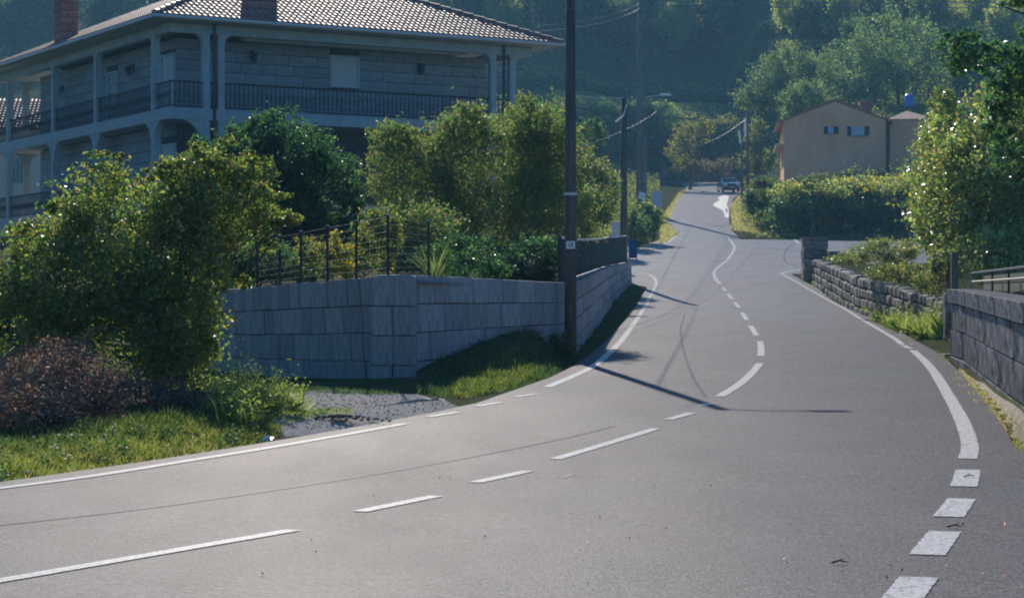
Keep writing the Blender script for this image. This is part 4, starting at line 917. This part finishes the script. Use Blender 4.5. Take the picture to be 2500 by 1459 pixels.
plant('garden_tree', [bl(680, 380, 45, 120, 95, 1.3), bl(560, 400, 44, 90, 80, 1), bl(770, 470, 45, 105, 120, 1.2), bl(640, 520, 45, 160, 120, 1.2), bl(650, 320, 45, 50, 40, .5), bl(620, 640, 44, 110, 70, .9), bl(740, 590, 44, 90, 90, .8), bl(850, 600, 45, 60, 70, .7)], 42000, .10, ['dark', 'dark', 'lime'], (-5.2, 45, .5), 'dense dark green tree in the garden between the house and bushes', 'tree', None, .14, 8, clumps=60, csize=.25)
plant('willowy_shrub', [bl(1180, 400, 47, 190, 130, 1.3), bl(1330, 380, 48, 90, 125, 1.0), bl(1000, 450, 46, 120, 130, 1.1), bl(1250, 540, 46, 200, 120, 1.2), bl(1010, 590, 42, 150, 90, 1.0), bl(1140, 310, 47, 60, 50, .5), bl(1290, 290, 48, 60, 50, .5), bl(960, 340, 46, 60, 40, .5), bl(1300, 470, 49, 100, 120, 1.0)],
      62000, .105, ['willow', 'lime', 'willow'], (-.6, 47, .6), 'tall feathery willowy shrub with reddish tips behind the granite wall', 'shrub', None, .025, 10, 4, clumps=90, fill=.3, csize=.2, aspect=.26, droop=-.5)
V_, F_, T_ = [], [], []; o_ = 0; ws = bpy.data.objects['willowy_shrub']
for u, v, h in ((1355, 290, 1.6), (1130, 300, 1.0), (1180, 310, .9), (1250, 300, .7), (1300, 300, .9), (1075, 330, .8), (985, 350, .7), (1215, 290, .8), (1330, 300, .9), (940, 380, .7), (1020, 340, .8), (1100, 300, .9), (1155, 295, 1.1), (1270, 285, 1.0), (1200, 300, .9), (1380, 330, 1.0), (960, 360, .7), (1050, 320, .9), (1315, 290, 1.1), (910, 420, .6), (1160, 400, 1.2), (1240, 420, 1.2), (1080, 430, 1.1), (1320, 430, 1.2), (1000, 480, 1.0)):
    p = P(u, v, 47); nn = 130; tt = rng.uniform(0, 1, nn); c0 = np.stack([p.x+rng.normal(0, .05, nn)+(tt-.3)*rng.normal(0, .12), 47+rng.normal(0, .05, nn), p.z-.5+tt*h*.75+.0], 1)-np.array(ws.location)
    a, b, c_ = leafcloud(c0, .08, pick('willow', nn), aspect=.3, droop=-1); V_.append(a); F_.append(b+o_); T_.append(c_); o_ += len(a)
npmesh('tall_shoots', np.concatenate(V_), np.concatenate(F_), M_leaf, ws, np.concatenate(T_))
plant('autumn_shrub', [bl(820, 630, 33, 60, 50, .4), bl(930, 580, 34, 60, 70, .4), bl(760, 610, 34, 40, 35, .3)], 6500, .06, ['olive', 'yellow', 'olive'], (-2.6, 33.5, .15), 'small yellowing shrub seen through the wire mesh fence', 'shrub', None, .02, 6, 3, clumps=24)
plant('dark_shrub', [bl(1290, 640, 41, 110, 60, .6), bl(1130, 640, 38, 110, 50, .5)], 9000, .07, 'dark', (.3, 41.5, .3), 'low dark shrub crowding behind the wall left of the nearest pole', 'shrub', None, .03, 6, 3, clumps=30)
plant('roadside_bush', [bl(1430, 440, 84, 60, 75, 1.2), bl(1430, 510, 80, 60, 60, 1), bl(1475, 480, 88, 34, 80, .8), bl(1400, 400, 86, 50, 50, 1)], 14000, .12, ['willow', 'hedge'], (2.8, 84, 1.8), 'pale leafy bush between the nearest and middle poles', 'bush', None, .06, 6, 2, clumps=50)
plant('verge_hedge', [bl(1575, 545, 122, 40, 50, 1.5), bl(1555, 560, 116, 30, 45, 1.2)], 9000, .16, ['dark', 'hedge'], (7.2, 122, 3.2), 'dark clipped bush on the left bank beneath the signs', 'bush', None, .05, 4, 2, clumps=30)
plant('shade_filler', [bl(640, 640, 36, 90, 55, .6), bl(760, 650, 35, 50, 40, .5), bl(560, 660, 36, 60, 50, .6)], 9000, .06, ['dark', 'shade'], (-4.2, 35.5, .2), 'added dark shrub filling in the garden shade behind the left fence posts', 'shrub', None, .03, 5, 3, clumps=40)  # shrub added to darken the lawn where the garden lies in shade
# spiky plant on the wall
x, y = wall_at(1056); V, Fc, T = blades(np.full(46, x)+rng.normal(0, .03, 46), np.full(46, y+.45)+rng.normal(0, .03, 46), np.full(46, .3), .62, .03, 'lime', .35, .2)
o = npmesh('yucca_plant', V-np.array([x, y+.45, .3]), Fc, M_grass, None, T*1.1); o.location = (x, y+.45, .3); tag(o, 'spiky pale green plant rising above the granite wall', 'plant')
# bramble heap
x, y = G(250, 1080)
br = empty('bramble_heap', (-4.3, 21.5, -1.2), 0, 'tangled heap of dead brown brambles in front of the big bush', 'brambles')
bb = [bl(130, 960, 21.6, 150, 100, .8), bl(60, 1025, 20.4, 110, 85, .6), bl(320, 990, 22.2, 150, 75, .8), bl(450, 1010, 22.6, 100, 70, .7), bl(150, 870, 22.6, 70, 45, .5), bl(230, 1055, 21.2, 200, 45, .6)]
foliage('dead_leaves', bb, 26000, .040, ['brown', 'brown', 'olive'], br, M_grass, zmin=-.3, off=br.location, clumps=60, csize=.24)
p = crown_pts(bb, 1500, clumps=60); p = p[p[:, 2] > -1.3]; tw = MB()
for q in p[:900]:
    q = Vector(q)-br.location; d = Vector((random.gauss(0, 1), random.gauss(0, .6), random.gauss(.1, .5))).normalized()*random.uniform(.12, .5); b_ = q+d*.5+Vector((0, 0, random.uniform(0, .08))); tw.tube([q, b_, q+d], [.006, .005, .003], 3, False)
o = tw.build('stems', mat('dead_stem', (.14, .09, .07), .7, (.22, .16, .13), 5), br); o['kind'] = 'stuff'
# ferns beside the heap
def fern(name, cs, n, h, wd, pal, label, cat='fern'):
    Vs, Fs, Ts = [], [], []; o_ = 0; c0 = None
    for (u, v, k, hh) in cs:
        x, y = G(u, v); z = GZ(x, y); c0 = c0 or (x, y, z); m_ = int(n*k)
        V, Fc, T = blades(x+rng.normal(0, .09, m_), y+rng.normal(0, .12, m_), np.full(m_, z), h*hh, wd, pal, .5, .35); Vs.append(V); Fs.append(Fc+o_); Ts.append(T); o_ += len(V)
        cen = np.stack([x+rng.normal(0, .13, m_*5), y+rng.normal(0, .14, m_*5), z+np.abs(rng.normal(.18, .14, m_*5))*hh*h*3], 1); V, Fc2, T = leafcloud(cen, .04, pick(pal, m_*5)); F5 = np.concatenate([Fc2, Fc2[:, :1]], 1) if False else None
        # leaflets as five point blades too
        V, Fc, T = blades(cen[:, 0], cen[:, 1], cen[:, 2], .05, .02, pal, 1.2, .2); Vs.append(V); Fs.append(Fc+o_); Ts.append(T); o_ += len(V)
    V = np.concatenate(Vs)-np.array(c0); o = npmesh(name, V, np.concatenate(Fs), M_grass, None, np.concatenate(Ts)); o.location = c0; tag(o, label, cat); return o
fern('fern_clump', [(560, 1020, 1, 1.1), (590, 1010, 1, 1.4), (620, 1020, 1, 1), (650, 1035, 1, .9), (550, 1050, .8, .9), (590, 1060, .8, .8), (695, 1015, .8, 1), (660, 1010, .6, .8), (540, 1000, .7, 1)], 130, .34, .02, 'fern', 'bright green ferns beside the bramble heap on the verge')
grass('verge_grass', [([(-20, 1120), (200, 1085), (420, 1060), (640, 1040), (640, 1078), (400, 1112), (130, 1155), (-20, 1178)], 12500, .09, .010, 'grass', {'thin': -.9}), ([(-20, 1120), (420, 1060), (640, 1040), (640, 1078), (400, 1112), (130, 1155), (-20, 1178)], 4500, .08, .009, 'dry', {'thin': -.2}), ([(-20, 1160), (300, 1128), (640, 1076), (650, 1082), (400, 1120), (130, 1162), (-20, 1182)], 2500, .05, .009, 'dry', {'thin': -.4}),
    ([(560, 1045), (700, 1000), (860, 1008), (870, 1016), (760, 1030), (650, 1072)], 5200, .06, .009, 'grass', {}),
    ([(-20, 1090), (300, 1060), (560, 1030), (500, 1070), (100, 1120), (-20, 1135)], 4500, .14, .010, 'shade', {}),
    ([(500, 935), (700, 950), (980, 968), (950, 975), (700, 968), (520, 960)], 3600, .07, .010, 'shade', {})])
q = inpoly([(-20, 1110), (200, 1085), (640, 1040), (870, 1012), (640, 1074), (130, 1150), (-20, 1172)], 46); q = np.repeat(q, 50, 0)+rng.normal(0, 1, (2300, 2))*np.array([11, 3.2]); x, y = toworld(q)
V, Fc, T = leafcloud(np.stack([x, y, ground(x, y)+rng.uniform(.01, .10, len(x))], 1), .035, pick('shade', len(x))*1.6, up=1.2, aspect=.7); tag(npmesh('verge_weeds', V, Fc, M_grass, None, T), kind='stuff')
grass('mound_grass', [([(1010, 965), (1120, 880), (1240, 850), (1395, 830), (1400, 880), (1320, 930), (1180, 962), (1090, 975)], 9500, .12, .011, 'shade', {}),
    ([(1090, 968), (1130, 935), (1260, 900), (1330, 905), (1240, 945), (1130, 972)], 6500, .10, .010, 'grass', {}), ([(1250, 900), (1380, 830), (1400, 860), (1330, 925)], 2200, .16, .014, 'shade', {})])
plant('wall_weeds', [bl(1200, 905, 34.5, 60, 28, .3), bl(1290, 870, 36.5, 60, 30, .3), bl(1370, 850, 38.2, 40, 35, .25), bl(1110, 935, 33, 45, 22, .25)], 6000, .045, ['shade', 'lime'], (.0, 35.5, -.85), 'dark leafy weeds on the mound at the foot of the wall', 'weeds', None, .006, 4, 3, clumps=24, crown='leaves')
# right verge
grass('field_grass', [([(1960, 676), (2100, 740), (2220, 815), (2325, 835), (2320, 800), (2200, 750), (2060, 700), (1975, 680)], 9000, .16, .018, 'grass', {}),
    ([(1945, 680), (2060, 745), (2200, 828), (2230, 845), (2240, 838), (2100, 750), (1975, 684)], 2500, .08, .016, 'dry', {}),
    ([(2245, 858), (2290, 852), (2325, 880), (2335, 920), (2310, 925)], 1600, .06, .009, 'grass', {}),
    ([(2325, 925), (2345, 890), (2500, 1010), (2500, 1050), (2440, 1030), (2380, 985)], 6500, .07, .010, 'dry', {'thin': -.3}),
    ([(2460, 1075), (2500, 1055), (2510, 1110), (2500, 1110)], 500, .07, .010, 'grass', {}),
    ([(1612, 560), (1622, 520), (1660, 468), (1676, 462), (1650, 500), (1630, 545), (1655, 572), (1612, 600)], 3800, .22, .05, 'dry', {'thin': -2}),
    ([(1785, 560), (1785, 500), (1815, 470), (1850, 500), (1880, 560), (1945, 580), (1860, 576)], 5200, .28, .06, 'dry', {'thin': -2})])
fern('weed_clump', [(2130, 770, .6, 1), (2160, 780, 1, 1.2), (2200, 795, .7, 1), (2235, 800, .8, 1.2), (2275, 820, 1, 1.5), (2300, 828, 1, 1.6), (2080, 745, .5, .9), (2255, 825, .8, 1.2), (2030, 715, .5, .9), (2000, 698, .4, .8), (2060, 735, .5, .9), (2105, 758, .6, 1), (2180, 800, .8, 1), (2145, 785, .7, .9), (2220, 812, .8, 1.1), (2290, 812, .8, 1.3)], 110, .42, .04, 'fern', 'bright green weeds growing along the foot of the rubble wall', 'weeds')
plant('field_weeds', [bl(2275, 685, 50, 45, 34, .5), bl(2190, 668, 56, 70, 24, .6), bl(2080, 632, 66, 50, 14, .8), bl(2300, 645, 49, 30, 45, .5), bl(2170, 615, 64, 80, 32, 1)], 12000, .08, ['hedge', 'olive'], (10.8, 52, .1), 'yellowing weeds and brush spilling over the rubble wall', 'weeds', None, .02, 6, 4, clumps=50, crown='leaves')
pr = P(2315, 640, 49); o = MB().box((0, 0, 0), (.16, .16, 1.0)).build('rusty_post', M_chim, None, bevel=.02); o.location = (pr.x, pr.y, pr.z-.1); tag(o, 'short reddish post among weeds behind the dark gate post', 'post')
# hedge along the side road
plant('long_hedge', [bl(1990, 510, 133, 90, 66, 2.0), bl(2090, 515, 135, 100, 70, 2.0), bl(2190, 510, 137, 90, 72, 2.0), bl(1940, 530, 131, 60, 50, 1.4), bl(2150, 540, 132, 110, 50, 1.2)], 42000, .20, ['dark', 'hedge'], (21, 134, 4.0), 'long dark hedge with sunlit top beneath the salmon house', 'hedge', None, .08, 5, 4, clumps=60, csize=.26)
foliage('sunlit_leaves', [bl(1960, 464, 133, 80, 20, 1.6), bl(2060, 454, 135, 70, 20, 1.8), bl(2160, 448, 136, 80, 18, 1.8), bl(2220, 454, 137, 40, 30, 1.8), bl(2030, 470, 130.8, 60, 14, .5), bl(2150, 460, 132.6, 60, 16, .5)], 9000, .18, ['crownlight', 'yellow', 'hedge'], bpy.data.objects['long_hedge'], off=bpy.data.objects['long_hedge'].location, clumps=30, fill=.5)  # paler leaf layer: sunlight on the hedge top put into the leaf colour
plant('scrub_bush', [bl(1855, 500, 142, 40, 35, 1.4), bl(1870, 460, 146, 40, 25, 1.4), bl(1880, 540, 134, 45, 30, 1.2)], 12000, .17, ['hedge', 'dark'], (16.5, 142, 5), 'scrubby bush on the bank left of the long hedge', 'bush', None, .06, 5, 3, clumps=40)
plant('pruned_shrub', [bl(1930, 470, 150, 40, 28, 1.2), bl(2000, 450, 155, 60, 24, 1.2)], 8000, .16, 'hedge', (19.5, 152, 6.5), 'sunlit shrubs at the foot of the salmon house wall', 'shrub', None, .05, 4, 3, clumps=30)
o = draped('sandy_verge', [(2342, 888), (2400, 925), (2500, 992), (2520, 1040), (2450, 1022), (2400, 1000), (2345, 950), (2318, 915)], mat('sandy_soil', (.15, .13, .10), .95, (.30, .27, .22), 9, bump=.8, bscale=26, coord='World'), .015); tag(o, kind='structure')
# fruit tree and overhanging branch, right
plant('fruit_tree', [bl(2390, 480, 50, 150, 170, 2.2), bl(2320, 370, 52, 75, 100, 1.4), bl(2470, 350, 50, 110, 150, 1.8), bl(2420, 620, 48, 110, 80, 1.4), bl(2280, 540, 52, 50, 90, 1.0), bl(2300, 275, 53, 35, 50, .7), bl(2540, 560, 49, 120, 170, 1.8), bl(2440, 650, 46, 55, 60, .6)],
      44000, .115, ['fruit', 'crownlight', 'fruit'], (11.6, 50, 0), 'broad fruit tree with yellow green leaves above the dressed stone wall', 'tree', None, .13, 12, clumps=80, csize=.24, mt=M_glossleaf)
bt = P(2620, 300, 24)
ob_ = empty('overhanging_tree', (7.4, 24.5, -.2), 0, 'dark glossy leaved tree overhanging the top right corner', 'tree')
foliage('crown', [bl(2410, 150, 24, 90, 40, .4), bl(2470, 230, 24, 60, 90, .4), bl(2460, 380, 24, 40, 60, .3), bl(2350, 110, 24, 60, 30, .3), bl(2560, 180, 24, 90, 180, .6), bl(2480, 0, 24, 40, 18, .2), bl(2430, 290, 24, 30, 40, .2), bl(2330, 160, 24, 30, 35, .2)], 4200, .085, ['dark', 'shade'], ob_, M_glossleaf, off=ob_.location, clumps=16, csize=.3, droop=.9, aspect=.45, up=.2)
m = MB(); limb(m, (0, 0, 0), (-.3, 0, 3.2), .12, .06, .04)
for u, v in ((2340, 110), (2300, 130), (2420, 150), (2450, 250), (2460, 400), (2440, 10), (2500, 300)): limb(m, (-.3, 0, 3.0), P(u, v, 24)-ob_.location, .035, .006, .06)
m.build('trunk', M_bark, ob_, True)
# ------------------------------------------------------------------ trees of the hill
def gz0(u, v, D): p = P(u, v, D); return (p.x, D, GZ(p.x, D)-.2)
HT = [
 ('round_tree', [bl(2190, 120, 222, 110, 95, 4.5), bl(2150, 190, 222, 80, 60, 3.5), bl(2240, 200, 222, 70, 60, 3)], 15000, .30, ['slopegreen', 'forest'], (2190, 250, 222), 'largest round crowned tree high above the salmon house'),
 ('spreading_tree', [bl(1920, 170, 215, 75, 55, 4), bl(1870, 220, 214, 60, 45, 3), bl(1990, 200, 216, 70, 60, 3), bl(1840, 240, 214, 50, 30, 2.5)], 13000, .28, ['slopegreen', 'forest'], (1930, 270, 215), 'spreading tree up the slope left of the largest round tree'),
 ('dome_tree', [bl(1965, 250, 200, 55, 48, 2.6), bl(1940, 280, 200, 35, 30, 2)], 8000, .24, ['slopegreen', 'forest'], (1965, 300, 200), 'dome shaped bright edged tree directly behind the salmon house gable'),
 ('slope_tree', [bl(2060, 160, 230, 60, 55, 3), bl(2060, 220, 228, 60, 40, 3)], 8000, .28, ['slopegreen', 'forest'], (2060, 260, 230), 'darker tree squeezed between the spreading and the round tree'),
 ('roadside_tree', [bl(1600, 300, 253, 60, 45, 3.0), bl(1600, 370, 253, 55, 60, 2.6), bl(1560, 270, 254, 50, 30, 2.2), bl(1480, 285, 256, 45, 40, 2.2)], 13000, .30, ['dark', 'forest', 'lime'], (1595, 440, 253), 'dark tree beside the road behind the tallest pole'),
 ('thin_tree', [bl(1690, 330, 225, 45, 30, 1.6), bl(1660, 370, 224, 35, 35, 1.5), bl(1720, 310, 226, 25, 20, 1)], 3200, .24, ['hedge', 'yellow'], (1680, 420, 225), 'sparse yellowish tree on the bank left of the far pole pair'),
 ('bank_bush', [bl(1845, 330, 200, 25, 40, 1.5), bl(1850, 390, 200, 40, 35, 1.6)], 5000, .22, ['lime', 'hedge'], (1850, 430, 200), 'leafy bush growing right of the far pole pair'),
 ('hill_tree', [bl(2330, 180, 240, 60, 55, 3), bl(2360, 100, 245, 60, 60, 3)], 6500, .3, ['slopegreen', 'forest'], (2340, 250, 240), 'tree on the slope right of the largest round tree'),
 ('tall_tree', [bl(1700, 120, 330, 40, 80, 3.5), bl(1660, 160, 330, 40, 60, 3)], 6000, .42, ['crownlight'], (1690, 240, 330), 'tall pale crowned tree standing out of the dark wood above the grassy terrace'),
 ('pale_tree', [bl(1790, 130, 335, 45, 90, 3.8), bl(1760, 180, 335, 50, 45, 3), bl(1740, 150, 335, 30, 30, 2)], 7000, .42, ['crownlight', 'forest'], (1780, 240, 335), 'pale bushy tree right of the tall one in the dark wood'),
 ('back_tree', [bl(1330, 330, 115, 60, 70, 2), bl(1440, 330, 118, 40, 40, 1.5)], 5000, .2, ['dark', 'forest'], (1350, 480, 115), 'dark tree behind the willowy shrub near the house corner'),
]
for nm, B, n, s, pal, base, lab in HT:
    plant(nm, B, n, s, pal, gz0(*base), lab, 'tree' if 'bush' not in nm else 'bush', None, .22 if base[2] > 150 else .12, 7, clumps=60, csize=.25, mt=M_far)
plant('bank_scrub', [bl(1700, 415, 240, 60, 20, 2), bl(1760, 405, 243, 50, 20, 2), bl(1650, 425, 236, 30, 22, 1.5)], 6000, .25, ['brown', 'hedge', 'forest'], gz0(1700, 430, 241), 'dull brownish scrub on the bank behind the road bend', 'bush', None, .05, 3, 3, clumps=40, mt=M_far)
pw = P(1700, 438, 247); o = MB().b2(-4.5, 6, -.25, .25, -.5, 1.1).build('bend_wall', M_rubble); o.location = (pw.x, 248.5, float(zr(247))); o.rotation_euler = (0, 0, .05); tag(o, 'low dark stone wall closing the road bend at the hilltop', 'wall')
# the wood: shared crowns, each tree its own object
protos = []
for k, (bs, pal) in enumerate((([(0, 0, 8, 2.6, 2.6, 3.6), (.8, .3, 5.6, 2.4, 2.2, 2.2)], ['forest', 'crownlight']), ([(0, 0, 9.5, 2.2, 2.2, 5.0), (-.6, 0, 6, 2.0, 2, 2.6)], ['crownlight', 'forest']), ([(0, 0, 7, 3.4, 3.2, 3.0), (1.2, 0, 5, 2.4, 2.4, 2), (-1.3, .4, 5.4, 2.2, 2.2, 2.0)], ['forest', 'forest', 'dark']), ([(0, 0, 10, 1.8, 1.8, 5.4), (.3, 0, 5.5, 2.2, 2.0, 3.0)], ['crownlight', 'forest']), ([(0, 0, 6, 3.0, 3.0, 3.4)], ['crownlight']))):
    c_ = foliage('crown', bs, 6500, .42, pal, None, M_far, clumps=40, csize=.28); tm = MB(); limb(tm, (0, 0, -1), (.1, 0, 9), .22, .08, .03)
    for j in range(5): limb(tm, (0, 0, 3+j*.8), (random.uniform(-2, 2), random.uniform(-2, 2), 6+j*.8), .09, .02, .1, seg=4)
    t_ = tm.build('trunk', M_bark, None, True); protos.append((c_.data, t_.data)); bpy.data.objects.remove(c_); bpy.data.objects.remove(t_)
spots = []
labs = {0: 'backlit woodland tree in the dense wood on the steep right hillside', 1: 'hazy blue woodland tree on the far hillside behind the granite house', 2: 'tree in the lower edge of the wood above the grassy terraces'}
def wood(n, azr, yr, mind, g, sc):
    k = 0; tries = 0
    while k < n and tries < 30000:
        tries += 1; y = random.uniform(*yr); a = random.uniform(*azr); x = a*y
        if any((x-p)**2+(y-q)**2 < mind**2 for p, q in spots): continue
        z = GZ(x, y); top = z+9*sc[1]
        if z/y > .165: continue
        spots.append((x, y)); root = empty('woodland_tree', (x, y, z), random.uniform(0, 6.28), labs[g], 'tree', ('trees of the right hillside wood', 'trees of the far left hillside', 'trees at the lower edge of the wood')[g])
        s = random.uniform(*sc); root.scale = (s*random.uniform(.85, 1.15), s*random.uniform(.85, 1.15), s*random.uniform(.85, 1.2)); cm, tm = protos[random.randrange(5)]
        for nm, me in (('crown', cm), ('trunk', tm)): o = bpy.data.objects.new(nm, me); C.objects.link(o); o.parent = root
        k += 1
    return k
wood(34, (-.05, .26), (299, 318), 7, 2, (.7, 1.15))
wood(60, (-.05, .26), (320, 450), 11.5, 0, (.9, 1.6))
wood(16, (-.0, .10), (303, 365), 5.5, 0, (1.0, 1.4))
wood(22, (.13, .25), (255, 290), 5, 2, (.6, .9))
wood(18, (-.02, .05), (140, 245), 6, 2, (.45, .75)) if False else None
wood(62, (-.27, -.10), (330, 520), 9, 1, (1.0, 1.7))
# scrub floor of the wood, terrace grass, banks
def scatter(name, n, fn, size, pal, lab=None):
    pts = fn(n); c_ = pick(pal, len(pts)) if isinstance(pal, str) else np.where((wob(pts[:, 0], pts[:, 1], .4) > 0)[:, None], pick(pal[0], len(pts)), pick(pal[1], len(pts)))
    V, Fc, T = leafcloud(pts, size, c_); o = npmesh(name, V, Fc, M_far, None, T); tag(o, kind='stuff'); return o
def floor_pts(y0, y1, a0, a1, h):
    def f(n):
        y = rng.uniform(y0, y1, n); x = rng.uniform(a0, a1, n)*y; hh = np.clip(wob(x, y, .55)+.6, .05, 2)*h
        return np.stack([x, y, ground(x, y)+rng.uniform(0, 1, n)**.7*hh], 1)
    return f
scatter('woodland_undergrowth', 60000, floor_pts(296, 470, -.28, .27, 2.2), .65, ('shade', 'dark'))
scatter('bank_undergrowth', 26000, floor_pts(250, 260, -.05, .26, 1.3), .34, ('dark', 'hedge'))
scatter('terrace_grass', 16000, floor_pts(260, 276, .02, .2, .35), .32, 'crownlight')
scatter('upper_bank_undergrowth', 14000, floor_pts(276, 282, -.05, .26, 1.6), .38, ('dark', 'forest'))
scatter('upper_terrace_grass', 9000, floor_pts(282, 291, -.05, .26, .35), .34, 'crownlight')
def field(n):
    y = rng.uniform(126, 250, n); u = rng.uniform(1385, 1610, n); x = (u-1250)/F*y; x = np.minimum(x, XL(y)-1.2); hh = np.clip(wob(x, y, .7)+.8, .1, 2)*1.0
    return np.stack([x, y, ground(x, y)+rng.uniform(0, 1, n)*hh], 1)
scatter('field_scrub', 22000, field, .26, ('hedge', 'olive'))
def rbank(n):
    y = rng.uniform(128, 250, n); x = XR(y)+.9+rng.uniform(0, 1, n)**1.3*26; hh = np.clip(wob(x, y, .8)+.6, .1, 2)*.9
    keep = ~((x > 20) & (x < 34) & (y > 160) & (y < 182)); x, y, hh = x[keep], y[keep], hh[keep]
    return np.stack([x, y, ground(x, y)+rng.uniform(0, 1, len(x))*hh], 1)
scatter('bank_scrub_cover', 26000, rbank, .24, ('hedge', 'olive'))
